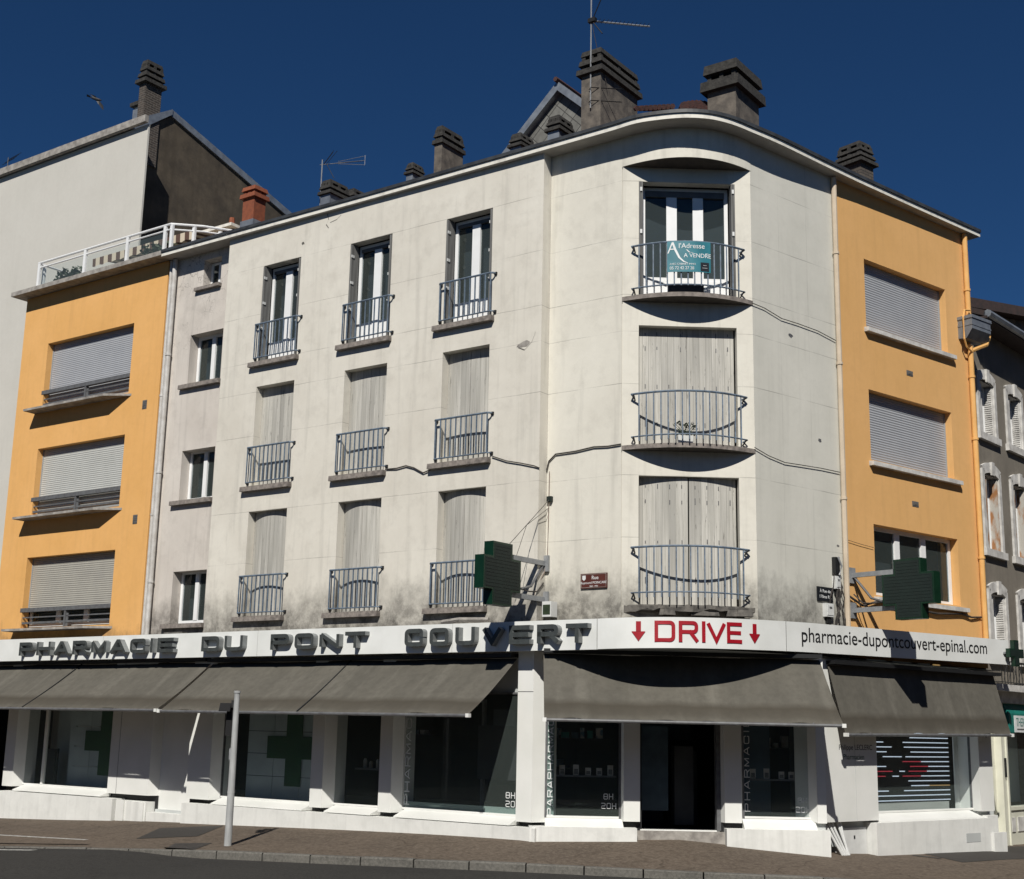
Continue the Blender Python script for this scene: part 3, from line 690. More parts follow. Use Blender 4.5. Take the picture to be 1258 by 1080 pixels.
# ---------------- windows / shutters / railings / sills
def win(F, loc, w_, h_, cols, n, parent=bld, name='window', fr=.06, mull=.10, bottom=.0, tr=0.0, grey_top=0.0):
    mb = MB(); a = -w_/2; z0 = 0
    mb.box(a, a+fr, n-.05, n, 0, h_, 'window_white'); mb.box(-a-fr, -a, n-.05, n, 0, h_, 'window_white')
    mb.box(a+fr, -a-fr, n-.05, n, h_-fr, h_, 'window_white'); mb.box(a+fr, -a-fr, n-.05, n, 0, fr, 'window_white')
    cw = (w_-2*fr)/cols
    for k in range(1, cols):
        u = a+fr+cw*k; mb.box(u-mull/2, u+mull/2, n-.045, n+.012, fr, h_-fr, 'window_white')
    if bottom:
        for k in range(cols):
            u0 = a+fr+cw*k+(mull/2 if k else 0); u1 = a+fr+cw*(k+1)-(mull/2 if k < cols-1 else 0)
            mb.box(u0, u1, n-.035, n-.004, fr, fr+bottom, 'window_white'); mb.box(u0+.06, u1-.06, n-.004, n+.006, fr+.05, fr+bottom-.06, 'window_white')
    if grey_top: mb.box(a+fr, -a-fr, n-.03, n+.02, h_-fr-grey_top, h_-fr, 'window_grey')
    o = link(name, mb.mesh(name), parent, F, loc)
    mp = MB(); mp.face([(a+fr*.6, n-.03, fr*.6), (-a-fr*.6, n-.03, fr*.6), (-a-fr*.6, n-.03, h_-fr*.6), (a+fr*.6, n-.03, h_-fr*.6)], 'glass')
    link('pane', mp.mesh('pane'), o, F, loc)
    mc = MB(); mc.face([(a, n-.30, 0), (-a, n-.30, 0), (-a, n-.30, h_), (a, n-.30, h_)], 'dark_panel')  # dark sheet behind the glass, standing in for the unlit room
    link('dark_panel', mc.mesh('dark_panel'), o, F, loc)
    return o
def copy_tree(o, parent, M):
    c = o.copy(); C.objects.link(c); c.parent = parent; c.matrix_basis = WM[parent.name].inverted() @ M; WM[c.name] = M
    for ch in o.children:
        d = ch.copy(); C.objects.link(d); d.parent = c; d.matrix_basis = ch.matrix_basis.copy(); WM[d.name] = M @ d.matrix_basis
    return c
def TM(F, loc): return F @ Matrix.Translation((loc[0], -loc[1], loc[2]))
# long facade: sills, railings
def rail_mb(w_, seed=0):
    mb = MB(); a = -w_/2; n = .115
    for z in (.07, .86):
        mb.tube([(a-.05, -.01, z), (a-.04, n*.7, z), (a-.01, n, z), (-a+.01, n, z), (-a+.04, n*.7, z), (-a+.05, -.01, z)], .015 if z < .5 else .021, 'rail_blue', 6)
        for u in (a-.05, -a+.05): mb.box(u-.03, u+.03, -.03, .035, z-.025, z+.03, 'iron_black')
    k = 11
    for i in range(k):
        u = a+.0+(w_)*i/(k-1); mb.box(u-.011, u+.011, n-.011, n+.011, .07, .86, 'rail_blue')
    return mb
def sill_mb(w_, d=.12, l=.2, r=.12):
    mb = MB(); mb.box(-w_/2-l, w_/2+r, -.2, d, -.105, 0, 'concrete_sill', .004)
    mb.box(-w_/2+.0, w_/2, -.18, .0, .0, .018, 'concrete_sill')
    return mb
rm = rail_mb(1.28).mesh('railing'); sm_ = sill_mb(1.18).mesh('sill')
wtop = None
for r, (z0, z1) in enumerate(MZ):
    for c, (a, b) in enumerate(MC):
        u = (a+b)/2
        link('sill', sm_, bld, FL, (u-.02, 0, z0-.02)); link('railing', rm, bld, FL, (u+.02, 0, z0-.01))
        if r == 0:
            if wtop is None: wtop = win(FL, (u, 0, z0), 1.10, 2.26, 2, -.25, bottom=.42, mull=.20, fr=.075, grey_top=.07)
            else: copy_tree(wtop, bld, TM(FL, (u, 0, z0)))
            for sd, w2 in ((-1, .0), (1, 0)):
                mb = MB(); x = sd*.585
                mb.box(min(x, x-sd*.045), max(x, x-sd*.045), -.215, .015, .0, 2.25, 'folded_wood')
                for zz in (.75, 1.35, 1.95): mb.box(min(x-sd*.045, x-sd*.062), max(x-sd*.045, x-sd*.062), -.06, .025, zz, zz+.06, 'box_white')
                link('folded_shutter', mb.mesh('folded_shutter'), bld, FL, (u, 0, z0))
        else:
            # closed wooden shutter, two leaves; on the first floor they bulge outward at the middle
            bulge = .10 if r == 2 else (.0, .02, .025)[c]
            for sd in (-1, 1):
                mb = MB(); k = 6
                if True:
                    xs = [sd*(.588-(.588-.006)*i/k) for i in range(k+1)]
                    ns = [-.205+bulge*math.sin(math.pi/2*(i/k))**.8 for i in range(k+1)]
                    zt = (0, 2.27, 2.285)[r]
                    P = list(zip(xs, ns)); mb.prism(P+[(x, n_-.03) for x, n_ in reversed(P)], .01, zt, 'shutter_wood')
                link('shutter', mb.mesh('shutter'), bld, FL, (u, 0, z0))
# stair windows
sw = None
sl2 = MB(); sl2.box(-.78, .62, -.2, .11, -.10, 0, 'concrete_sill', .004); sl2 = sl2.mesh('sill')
for a, b in SZ:
    u = (SU[0]+SU[1])/2
    if sw is None: sw = win(FL, (u, -.28, a+.02), 1.13, b-a-.02, 2, -.25, mull=.12, fr=.075)
    else: copy_tree(sw, bld, TM(FL, (u, -.28, a+.02)))
    link('sill', sl2, bld, FL, (u, -.28, a))
win(FL, (-9.19, -.28, 12.10), .62, .66, 2, -.24, mull=.07, fr=.05)
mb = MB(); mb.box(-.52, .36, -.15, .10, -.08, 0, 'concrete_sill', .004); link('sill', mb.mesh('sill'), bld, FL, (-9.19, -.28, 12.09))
# orange left bay: roller shutters, ledges, guard rails
OW = OU[1]-OU[0]; ou = (OU[0]+OU[1])/2
def roller(name, F, loc, w_, z0, z1, n, mat, pitch=.052, parent=bld):
    mb = MB(); z = z1; k = 0
    while z > z0+.01:
        zb = max(z-pitch, z0)
        mb.face([(-w_/2, n, z), (w_/2, n, z), (w_/2, n+.008, z-(z-zb)*.5), (-w_/2, n+.008, z-(z-zb)*.5)], mat)
        mb.face([(-w_/2, n+.008, z-(z-zb)*.5), (w_/2, n+.008, z-(z-zb)*.5), (w_/2, n-.002, zb), (-w_/2, n-.002, zb)], mat)
        z = zb
    for s_ in (-1, 1): mb.box(min(s_*w_/2, s_*(w_/2-.03)), max(s_*w_/2, s_*(w_/2-.03)), n-.01, n+.02, z0, z1, 'slat_grey')
    mb.box(-w_/2, w_/2, n-.004, n+.016, z0, z0+.04, 'slat_grey')
    return link(name, mb.mesh(name), parent, F, loc)
for i, (a, b) in enumerate(OZ):
    h_ = b-a
    roller('roller_shutter', FL, (ou, -.2, a), OW, (.02, .05, .42)[i], h_, -.185, ('slat_blue', 'slat_cream', 'slat_beige')[i])
    if i == 2: win(FL, (ou, -.2, a+.04), OW-.06, .60, 3, -.22, mull=.16, fr=.07)
    # sloping concrete ledge: deep at the left, tapering back at the right
    mb = MB(); mb.prism([(OU[0]-.27, .0), (OU[0]-.25, .38), (OU[1]-.5, .38), (OU[1]+.12, .0), (OU[1]+.12, -.12), (OU[0]-.27, -.12)], -.10, [-.045]*4+[-.03]*2, 'concrete')
    link('ledge', mb.mesh('ledge'), bld, FL, (0, -.2, a))
    mb = MB()
    mb.box(-OW/2-.07, OW/2, -.10, .01, .40, .50, 'iron_grey'); mb.box(-OW/2-.05, OW/2, -.07, -.02, .10, .15, 'iron_grey'); mb.box(-OW/2-.05, OW/2, -.06, -.03, .25, .28, 'iron_grey')
    mb.box(-.03, .03, -.09, .0, -.03, .40, 'iron_grey'); mb.box(-.01, .10, -.05, -.03, -.03, .33, 'iron_grey')
    link('guard_rail', mb.mesh('guard_rail'), bld, FL, (ou, -.2, a))
for u, z in ((-11.21, 9.386), (-11.22, 6.561)):
    mb = MB(); mb.box(-.08, .08, 0, .008, -.11, .11, 'iron_grey')
    for k in range(4): mb.box(-.07, .07, .008, .014, -.09+.05*k, -.07+.05*k, 'concrete_dark')
    link('air_vent', mb.mesh('air_vent'), bld, FL, (u, -.2, z))
# corner balconies
for i, (a, b) in enumerate(KZ):
    if i < 2:
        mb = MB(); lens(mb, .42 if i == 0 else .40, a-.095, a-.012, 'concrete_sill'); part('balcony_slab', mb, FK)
    else:
        mb = MB(); P = arc(.40, -.25, 2.1, 24); rr = [(.0 if 0 < j < 24 else 0)+n*random.uniform(.72, 1.02) for j, (u, n) in enumerate(P)]
        P2 = [(p[0], q) for p, q in zip(P, rr)]
        mb.prism(P2+[(2.1, -.05), (-.25, -.05)], [3.95+random.uniform(-.05, .03) for _ in range(27)], [4.02+random.uniform(-.03, .03) for _ in range(27)], 'concrete_dark')
        for k in range(7): 
            u = random.uniform(-.2, 1.9); mb.box(u, u+random.uniform(.15, .4), .1, random.uniform(.28, .38), 3.86, 3.97, 'concrete_dark', .02)
        part('balcony_slab', mb, FK)
    mb = MB(); dn = (.46, .50, .52)[i]; zb, zt = ((9.91, 10.74), (7.08, 7.88), (4.25, 5.06))[i]
    for z, r in ((zb, .015), (zt, .021)):
        P = arc(dn, -.13, 1.99, 18, .10); mb.tube([(-.07, -.01, z-.02)]+[(u, n, z) for u, n in P]+[(1.93, -.01, z-.02)], r, 'rail_blue', 6)
        for u in (-.05, 1.92): mb.tube([(u-.05 if u < 0 else u+.05, .14, z), (u, -.01, z-.09)], .014, 'iron_black', 5)
    P = arc(dn, -.13, 1.99, 17, .10)
    for u, n in P[1:-1]: mb.box(u-.011, u+.011, n-.011, n+.011, zb-(.09 if i else .02), zt, 'rail_blue')
    part('railing', mb, FK)
kw = 1.83; ku = .93
win(FK, (ku, 0, KZ[0][0]), 1.66, 2.30, 3, -.27, bottom=.42, mull=.20, fr=.07, grey_top=.12)
for sd in (-1, 1):
    mb = MB(); x = sd*kw/2; mb.box(min(x, x-sd*.075), max(x, x-sd*.075), -.19, .02, 0, 2.30, 'folded_wood'); mb.box(min(x-sd*.03, x-sd*.04), max(x-sd*.03, x-sd*.04), .02, .03, 0, 2.3, 'iron_black')
    for zz in (1.25, 2.1): mb.box(min(x-sd*.02, x-sd*.06), max(x-sd*.02, x-sd*.06), .02, .045, zz, zz+.08, 'box_white')
    link('folded_shutter', mb.mesh('folded_shutter'), bld, FK, (ku, 0, KZ[0][0]))
for r in (1, 2):
    for sd in (-1, 1):
        mb = MB(); k = 8; bl = .10 if r == 2 else 0
        xs = [sd*(.885-(.885-(.012 if r == 2 else .003))*i/k) for i in range(k+1)]
        ns = [-.175+bl*math.sin(math.pi/2*(i/k)) for i in range(k+1)]
        P = list(zip(xs, ns)); mb.prism(P+[(x, n_-.03) for x, n_ in reversed(P)], .0, (0, 2.29, 2.345)[r], 'shutter_wood')
        for q in (1, 3, 5, 7):
            for zz in (.42, 1.12, 1.86, 2.14):
                if random.random() < .8: mb.box(xs[q]-.008, xs[q]+.008, ns[q]-.01, ns[q]+.006+bl*.04, zz+random.uniform(-.02, .02), zz+random.uniform(.05, .10), 'iron_grey')
        link('shutter', mb.mesh('shutter'), bld, FK, (ku, 0, KZ[r][0]))
# right orange bay
RW_ = RU[1]-RU[0]; ru = (RU[0]+RU[1])/2
for i, (a, b) in enumerate(RZ):
    if i < 2: roller('roller_shutter', FR, (ru, 0, a), RW_, .0, b-a, -.175, 'slat_blue')
    else: win(FR, (ru, 0, a), RW_-.02, b-a, 3, -.18, mull=.16, fr=.08)
    mb = MB(); mb.xprism([(-.15, -.02), (-.15, -.13), (.11, -.13), (.11, -.045)], -RW_/2-.07, RW_/2+.16, 'stone_white'); link('sill', mb.mesh('sill'), bld, FR, (ru, 0, a))
for z in (9.30, 6.523):
    mb = MB(); mb.box(-.11, .11, 0, .008, -.055, .055, 'iron_grey'); mb.box(-.09, .09, .008, .013, -.03, .03, 'concrete_dark'); link('air_vent', mb.mesh('air_vent'), bld, FR, (4.97, 0, z))
# downpipes
def pipe(F, pts, r, mat, rings=()):
    mb = MB(); mb.tube(pts, r, mat, 10)
    for z in rings: mb.tube([(pts[0][0], pts[0][1], z), (pts[0][0], pts[0][1], z+.05)], r*1.25, mat, 10)
    return part('downpipe', mb, F, None, (0, 0, 0), False)
pipe(FL, [(-10.44, -.17, 12.95), (-10.44, -.17, 3.6)], .06, 'pvc_white', (10.5, 7.6, 5.0))
pipe(FL, [(-10.60, -.20, 12.95), (-10.60, -.20, 3.6)], .045, 'pvc_white', (9.5, 6.6))
pipe(FR, [(2.50, .07, 12.95), (2.50, .07, 3.5)], .055, 'pvc_cream', (11.3, 9.0, 6.3))
pipe(FR, [(7.22, .07, 12.95), (7.22, .07, 10.9)], .06, 'pvc_orange', (11.6,))
pipe(FR, [(7.22, .07, 10.35), (7.22, .07, 3.6)], .06, 'pvc_orange', (9.6, 8.2, 5.6))
mb = MB(); mb.xprism([(.35, 10.92), (-.05, 10.92), (-.05, 10.45), (.2, 10.42), (.35, 10.62)], 6.88, 7.62, 'zinc'); mb.box(6.86, 7.64, -.05, .37, 10.86, 10.93, 'zinc'); mb.box(6.87, 7.63, -.05, .36, 10.70, 10.73, 'zinc')
part('rain_hopper', mb, FR)
mb = MB(); mb.tube([(7.75, .2, 10.85), (7.78, .2, 10.62), (7.66, .2, 10.42), (7.4, .12, 10.30), (7.24, .08, 10.22)], .05, 'pvc_orange', 8)
mb.tube([(7.15, .15, 11.12), (6.92, .16, 11.08), (6.84, .17, 10.9), (6.84, .17, 10.4), (6.95, .15, 10.24), (7.2, .12, 10.18)], .022, 'pvc_orange', 6)
part('overflow_pipe', mb, FR)

# ================================================================== GROUND FLOOR SHOP (parts of the same building)
ZS = 3.22
def pier(F, a, b, c, n0, n1, name='pillar', z0=.25, left=None, mat='shop_white'):
    mb = MB(); l = left if left is not None else a-.10
    mb.prism([(l, n0), (a, n1), (b, n1), (c, n0), (c, n0-.3), (l, n0-.3)], z0, ZS, mat)
    mb.box(l-.0, c-.0, n0-.3, n0+(n1-n0)*.2, z0-.45, z0, 'iron_black')  # recess below the shaft, coloured black for the shade in the gap
    return link(name, mb.mesh(name), bld, F)
pier(FL, -14.85, -14.46, -14.36, 0, .25); pier(FL, -10.87, -9.47, -9.36, 0, .25, left=-11.08)
pier(FL, -8.23, -7.53, -7.42, 0, .25); pier(FL, -4.60, -4.27, -4.17, 0, .25); pier(FL, -2.80, -2.49, -2.38, 0, .25)
pier(FL, .43, .77, .90, -.02, .25)
mb = MB(); mb.box(.43, .77, .25, .2525, 2.50, 2.512, 'iron_grey'); mb.box(-10.565, -10.555, .25, .2525, .25, 3.2, 'iron_grey'); link('panel_joint', mb.mesh('panel_joint'), bld, FL)
mb = MB(); mb.box(-9.37, -8.31, -.06, .03, -.03, ZS, 'shop_white'); mb.box(-9.37, -8.31, -.06, .10, -.09, -.03, 'shop_grey'); link('door_panel', mb.mesh('door_panel'), bld, FL)
# plinth + sills along the long side
mb = MB()
for a, b, t in ((-14.72, -10.47, .145), (-8.18, .95, .165)): mb.box(a, b, -.5, .40, -1.0, t, 'shop_plinth', 0)
mb.box(-10.46, -9.45, -.5, .30, -.9, .12, 'shop_plinth'); mb.box(-10.40, -10.15, .30, .34, -.9, .13, 'shop_plinth'); mb.box(-9.9, -9.5, .30, .33, -.9, .11, 'shop_plinth'); mb.box(-9.44, -8.19, -.5, .28, -.9, -.09, 'shop_plinth')
link('plinth', mb.mesh('plinth'), bld, FL)
def sill_s(F, a, b, n, d, z0, z1):
    mb = MB(); mb.prism([(a, n-.1), (a, n), (a+.0, n+d), (b, n+d), (b, n), (b, n-.1)], z1-.02, [z0, z0, z1+.0, z1+.0, z0, z0], 'shop_white')
    link('shop_sill', mb.mesh('shop_sill'), bld, F)
sill_s(FL, -14.30, -10.98, 0, .33, .30, .185); sill_s(FL, -7.36, -4.72, 0, .33, .305, .195); sill_s(FL, -4.12, -2.92, 0, .33, .31, .20); sill_s(FL, -2.33, .36, 0, .33, .32, .20)
def shopwin(F, a, b, n, z0, z1, mull=(), mat='iron_grey'):
    mb = MB(); f_ = .035
    mb.box(a, a+f_, n-.04, n+.02, z0, z1, mat); mb.box(b-f_, b, n-.04, n+.02, z0, z1, mat); mb.box(a+f_, b-f_, n-.04, n+.02, z0, z0+f_, 'shop_white'); mb.box(a+f_, b-f_, n-.04, n+.02, z1-f_, z1, mat)
    for u in mull: mb.box(u-.04, u+.04, n-.04, n+.03, z0+f_, z1-f_, 'shop_white')
    o = link('shop_window', mb.mesh('shop_window'), bld, F)
    mp = MB(); mp.face([(a+.02, n-.01, z0+.02), (b-.02, n-.01, z0+.02), (b-.02, n-.01, z1-.02), (a+.02, n-.01, z1-.02)], 'glass_clear')
    link('pane', mp.mesh('pane'), o, F); return o
w0 = shopwin(FL, -14.42, -10.98, 0, .295, 2.5, (-13.62,)); w1 = shopwin(FL, -7.45, -4.65, 0, .30, 2.5); w2 = shopwin(FL, -4.22, -2.85, 0, .31, 2.5); w3 = shopwin(FL, -2.42, .40, 0, .315, 2.5)
def sub(parent, name, mb, F): return link(name, mb.mesh(name), parent, F)
def greencross(mb, uc, zc, a, t, n, mat='decal_green', up=None):
    mb.box(uc-t/2, uc+t/2, n, n+.006, zc-a, zc+(up or a), mat); mb.box(uc-a, uc-t/2-.0005, n, n+.006, zc-t/2, zc+t/2, mat); mb.box(uc+t/2+.0005, uc+a, n, n+.006, zc-t/2, zc+t/2, mat)
for wv, a, b, uc in ((w0, -13.1, -11.0, -11.72), (w1, -7.0, -4.70, -5.62)):
    mb = MB()
    x = a
    while x < b-.05:
        x2 = min(x+.78, b); z = .32
        while z < 2.45:
            z2 = min(z+.46, 2.46); mb.box(x, x2-.012, -.34, -.30, z, z2-.012, 'display_panel'); z = z2
        x = x2
    sub(wv, 'backing_panel', mb, FL)
    mb = MB(); greencross(mb, uc, 1.37, .78, .46, -.28); sub(wv, 'cross_decal', mb, FL)
mb = MB(); mb.box(-14.15, -13.75, -.5, -.45, .32, 1.15, 'iron_black'); mb.box(-14.1, -13.8, -.45, -.43, .45, 1.05, 'plaque_black'); mb.box(-14.35, -13.66, -.9, -.85, .3, 2.4, 'display_panel'); sub(w0, 'display_screen', mb, FL)
# film strip at the bottom of the big window, writing on the glass
mb = MB(); mb.box(-2.38, .36, -.035, -.025, .335, .46, 'glass_frost'); sub(w3, 'frosted_strip', mb, FL)
def vletters(parent, word, F, u, n, z0, lh, lw, t, mat='paint_letters', gap=.045):
    """letters turned to read upward"""
    mb = MB(); z = z0
    for ch in word:
        w_ = lw*(.35 if ch == 'I' else 1)
        fn = lambda x, y, d, z=z: (u+lh-y, n+d, z+x)
        letter_mesh(mb, ch, fn, w_, lh, t, .004, mat, None); z += w_+gap
    return sub(parent, 'lettering', mb, F)
def hletters(mb, word, fn0, lh, lw, t, d, mat, side, gap):
    x0 = 0
    for ch in word:
        if ch == ' ': x0 += lw*.9; continue
        w_ = t*1.05 if ch == 'I' else lw
        letter_mesh(mb, ch, (lambda x, y, dd, x0=x0: fn0(x0+x, y, dd)), w_, lh, t, d, mat, side); x0 += w_+gap
    return x0
vletters(w3, 'PHARMACIE', FL, -2.36, 0, .40, .13, .19, .018)
for row, z in (('8H', .62), ('20H', .47)):
    mb = MB(); hletters(mb, row, lambda x, y, dd, z=z: (.03+x, dd, z+y), .11, .09, .014, .004, 'paint_letters', None, .025); sub(w3, 'lettering', mb, FL)
mb = MB()
for k in range(7):
    u = -4.0+.17*k+random.uniform(-.03, .03); r = random.uniform(.03, .05); hh = random.uniform(.13, .24); mb.tube([(u, -.7, 1.02), (u, -.7, 1.02+hh*.75), (u, -.7, 1.02+hh)], [r, r, r*.5], 'jar_pale', 8)
mb.box(-4.15, -2.9, -.85, -.55, .98, 1.015, 'iron_grey'); sub(w2, 'bottle_shelf', mb, FL)
mb = MB(); mb.box(-1.2, -.2, -.8, -.75, .9, 1.9, 'interior_dark'); mb.tube([(-1.25, -1.0, .1), (-1.25, -1.0, 2.4)], .05, 'iron_grey'); mb.box(-.7, -.2, -.6, -.56, 1.9, 2.2, 'dark_panel'); sub(w3, 'display_stand', mb, FL)
# upper fascia of shopfront behind the awnings
mb = MB(); mb.box(-16.5, .9, -.3, -.05, 2.5, ZS, 'shop_grey'); mb.box(-16.5, -14.9, -.3, .0, 2.3, 2.5, 'shop_grey'); link('shop_fascia', mb.mesh('shop_fascia'), bld, FL)
mb = MB(); mb.box(-40, -16.5, -1, .2, -2, 12.0, 'shop_grey'); 
# corner shopfront
pier(FK, -.19, .10, .115, -.62, -.47, left=-.225, z0=.30); pier(FK, 1.60, 1.90, 1.94, -.62, -.47, left=1.55, z0=.31)
mb = MB(); mb.prism([(3.22, -.62), (3.24, -.47), (3.405, -.47), (3.405, -.9), (3.22, -.9)], .33, ZS, 'shop_white'); mb.box(3.22, 3.40, -.9, -.55, -.3, .33, 'shop_grey'); link('pillar', mb.mesh('pillar'), bld, FK)
w4 = shopwin(FK, -1.575, -.225, -.62, .335, 2.6); w5 = shopwin(FK, 1.94, 3.225, -.62, .385, 2.6)
sill_s(FK, -1.57, -.20, -.62, .22, .34, .215); sill_s(FK, 1.93, 3.22, -.62, .22, .385, .235)
mb = MB(); mb.box(-1.85, .03, -1.2, -.32, -.9, .195, 'shop_plinth'); mb.box(1.60, 3.425, -1.2, -.32, -.9, .215, 'shop_plinth'); mb.box(.03, 1.60, -1.2, -.50, -.9, .145, 'concrete'); mb.box(.12, 1.53, -.72, -.62, .145, .165, 'shop_white')
link('plinth', mb.mesh('plinth'), bld, FK)
mb = MB(); mb.box(.115, .15, -.8, -.64, .165, 2.6, 'iron_black'); mb.box(1.48, 1.55, -.8, -.60, .165, 2.6, 'iron_grey'); mb.box(.15, 1.48, -.8, -.64, 2.5, 2.6, 'iron_black'); ent = link('entrance_door', mb.mesh('entrance_door'), bld, FK)
mb = MB(); mb.box(.25, .75, -2.2, -2.15, .2, 1.7, 'dark_panel'); mb.box(.95, 1.4, -2.6, -2.2, .15, 1.5, 'interior_dark'); sub(ent, 'display_stand', mb, FK)
mb = MB(); mb.box(-1.7, 3.42, -.9, -.66, 2.6, ZS, 'shop_grey'); link('shop_fascia', mb.mesh('shop_fascia'), bld, FK)
vletters(w4, 'PARAPHARMACI', FK, -1.53, -.62, .37, .10, .125, .016, gap=.03)
vletters(w5, 'PHARMACIE', FK, 1.98, -.62, .50, .10, .14, .014, gap=.055)
mb = MB(); mb.box(-1.55, -1.41, -.66, -.655, .37, 2.5, 'glass_frost'); sub(w4, 'frosted_strip', mb, FK)
for wv, u in ((w4, -.57), (w5, 2.89)):
    for row, z, o_ in (('8H', .66, .04), ('20H', .50, 0)):
        mb = MB(); hletters(mb, row, lambda x, y, dd, z=z, u=u, o_=o_: (u+o_+x, -.62+dd, z+y), .10, .075, .012, .004, 'paint_letters', None, .02); sub(wv, 'lettering', mb, FK)
for wv, us, nn_ in ((w4, (-1.25, -1.0, -.78, -.58, -.38), -.95), (w5, (2.2, 2.45, 2.72, 2.9), -.95)):
    mb = MB()
    for k, u in enumerate(us):
        hh = (.17, .18, .13, .13, .18)[k]; mb.box(u-.05, u+.05, nn_, nn_+.03, 1.06, 1.06+hh, 'jar_pale'); mb.box(u-.035, u+.035, nn_+.03, nn_+.035, 1.08, 1.06+hh*.6, 'folded_wood')
    mb.box(us[0]-.1, us[-1]+.1, nn_-.1, nn_+.06, 1.03, 1.055, 'iron_grey'); sub(wv, 'display_shelf', mb, FK)
mb = MB(); mb.box(2.05, 2.62, -1.45, -1.4, .4, 2.5, 'shop_blue'); mb.box(2.95, 3.2, -1.25, -1.2, .4, 2.5, 'dark_panel'); sub(w5, 'display_panel', mb, FK)
def shelves(wv, F, a, b, n, rows, parent_name='goods_shelf'):
    mb = MB(); random.seed(int(a*10)+3)
    for z in rows:
        mb.box(a, b, n-.25, n, z-.02, z, 'dark_panel'); u = a+.05
        while u < b-.15:
            w_ = random.uniform(.06, .16); h_ = random.uniform(.08, .22); mb.box(u, u+w_, n-.18, n-.03, z+.001, z+h_, random.choice(['goods', 'goods_red', 'jar_pale', 'shop_blue', 'teal_paint'])); u += w_+random.uniform(.02, .09)
    sub(wv, parent_name, mb, F)
shelves(w3, FL, -1.6, -.2, -2.2, (1.15, 1.75)); shelves(w2, FL, -4.1, -2.9, -1.4, (1.7,)); shelves(w4, FK, -1.4, -.25, -2.0, (1.7,)); shelves(w5, FK, 2.0, 3.2, -2.1, (1.6,))
mb = MB(); mb.box(.22, .72, -1.35, -1.30, .45, 1.95, 'shop_blue'); mb.box(.85, 1.2, -1.8, -1.4, .2, 1.6, 'dark_panel'); mb.box(.4, 1.4, -3, -2.95, 1.7, 2.3, 'shop_blue'); sub(ent, 'poster_stand', mb, FK)
# right side shopfront
mb = MB(); mb.prism([(1.16, .3), (2.93, .3), (3.05, 0), (3.05, -.2), (1.16, -.2)], .34, ZS, 'shop_white'); mb.box(2.265, 2.272, .3, .303, .34, ZS, 'shop_grey'); mb.box(1.3, 2.9, -.3, .12, -.1, .34, 'shop_grey'); pan = link('wall_panel', mb.mesh('wall_panel'), bld, FR)
w6 = shopwin(FR, 3.04, 6.53, 0, .44, 2.6)
mb = MB(); mb.prism([(6.50, 0), (6.43, .25), (6.91, .25), (6.98, 0), (6.98, -.3), (6.50, -.3)], .42, ZS, 'shop_white'); mb.prism([(6.50, -.3), (6.52, .12), (6.84, .12), (6.9, -.3)], -.4, .42, 'shop_grey'); link('pillar', mb.mesh('pillar'), bld, FR)
sill_s(FR, 2.95, 6.35, 0, .33, .44, .32)
mb = MB(); mb.box(2.72, 6.55, -.5, .40, -.9, .30, 'shop_plinth'); mb.box(6.55, 6.93, -.3, .30, -.9, .34, 'shop_plinth'); mb.box(6.50, 6.96, .40, .46, -.9, .02, 'shop_plinth'); mb.box(5.6, 6.1, .40, .405, -.14, .03, 'shop_grey')
link('plinth', mb.mesh('plinth'), bld, FR)
mb = MB(); mb.box(1.95, 2.70, -.2, .18, -.5, .22, 'box_white'); mb.box(2.32, 2.36, .18, .185, .02, .08, 'iron_black'); link('meter_cabinet', mb.mesh('meter_cabinet'), bld, FR)
mb = MB(); mb.box(1.3, 7.36, -.3, -.05, 2.6, ZS, 'shop_grey'); mb.box(6.98, 7.36, -.3, -.1, -.5, ZS, 'shop_grey'); link('shop_fascia', mb.mesh('shop_fascia'), bld, FR)
# LED screen slats behind the right window
mb = MB(); z = .62; k = 0
mb.box(3.06, 6.34, -.42, -.38, .50, 2.5, 'interior_black')
while z < 2.47:
    random.seed(100+k); a = 4.05+.3*math.sin(k*1.3); b_ = 4.85+.15*math.cos(k*1.9)
    if k < 2 or z > 2.25: segs = [(3.1, 6.30, 'led_white')] if k < 2 else [(3.1, 4.2, 'led_blue'), (4.205, 5.1, 'led_white'), (5.105, 6.3, 'led_white')]
    else:
        m1 = random.choice(['led_white', 'led_white', 'led_red']); m2 = 'led_red' if k in (5, 6, 7, 8) else 'led_white'
        segs = [(3.1, 3.55, 'led_white'), (3.555, a, m1), (b_, b_+.6, m2), (b_+.605, 6.30, 'led_orange' if k == 3 else 'led_white')]
        if k in (5, 6, 9): segs.append((a+.25, b_-.15, 'led_white'))
    for s0, s1, m_ in segs: mb.box(s0, s1, -.38, -.36, z, z+.017, m_)
    z += .093; k += 1
sub(w6, 'led_screen', mb, FR)
mb = MB(); mb.box(6.36, 6.5, -.30, -.28, .45, 2.5, 'shop_white'); mb.box(3.06, 6.05, -.25, -.24, .45, .60, 'slat_cream'); sub(w6, 'backing_panel', mb, FR)
# wall writing
vtext('lettering', 'Philippe LECLERC', .135, 'sign_black', FR, 1.80, .301, 1.60, 1.0, .001, pan)
vtext('lettering', 'Pharmacien', .135, 'decal_green', FR, 1.92, .301, 1.43, 1.0, .001, pan)
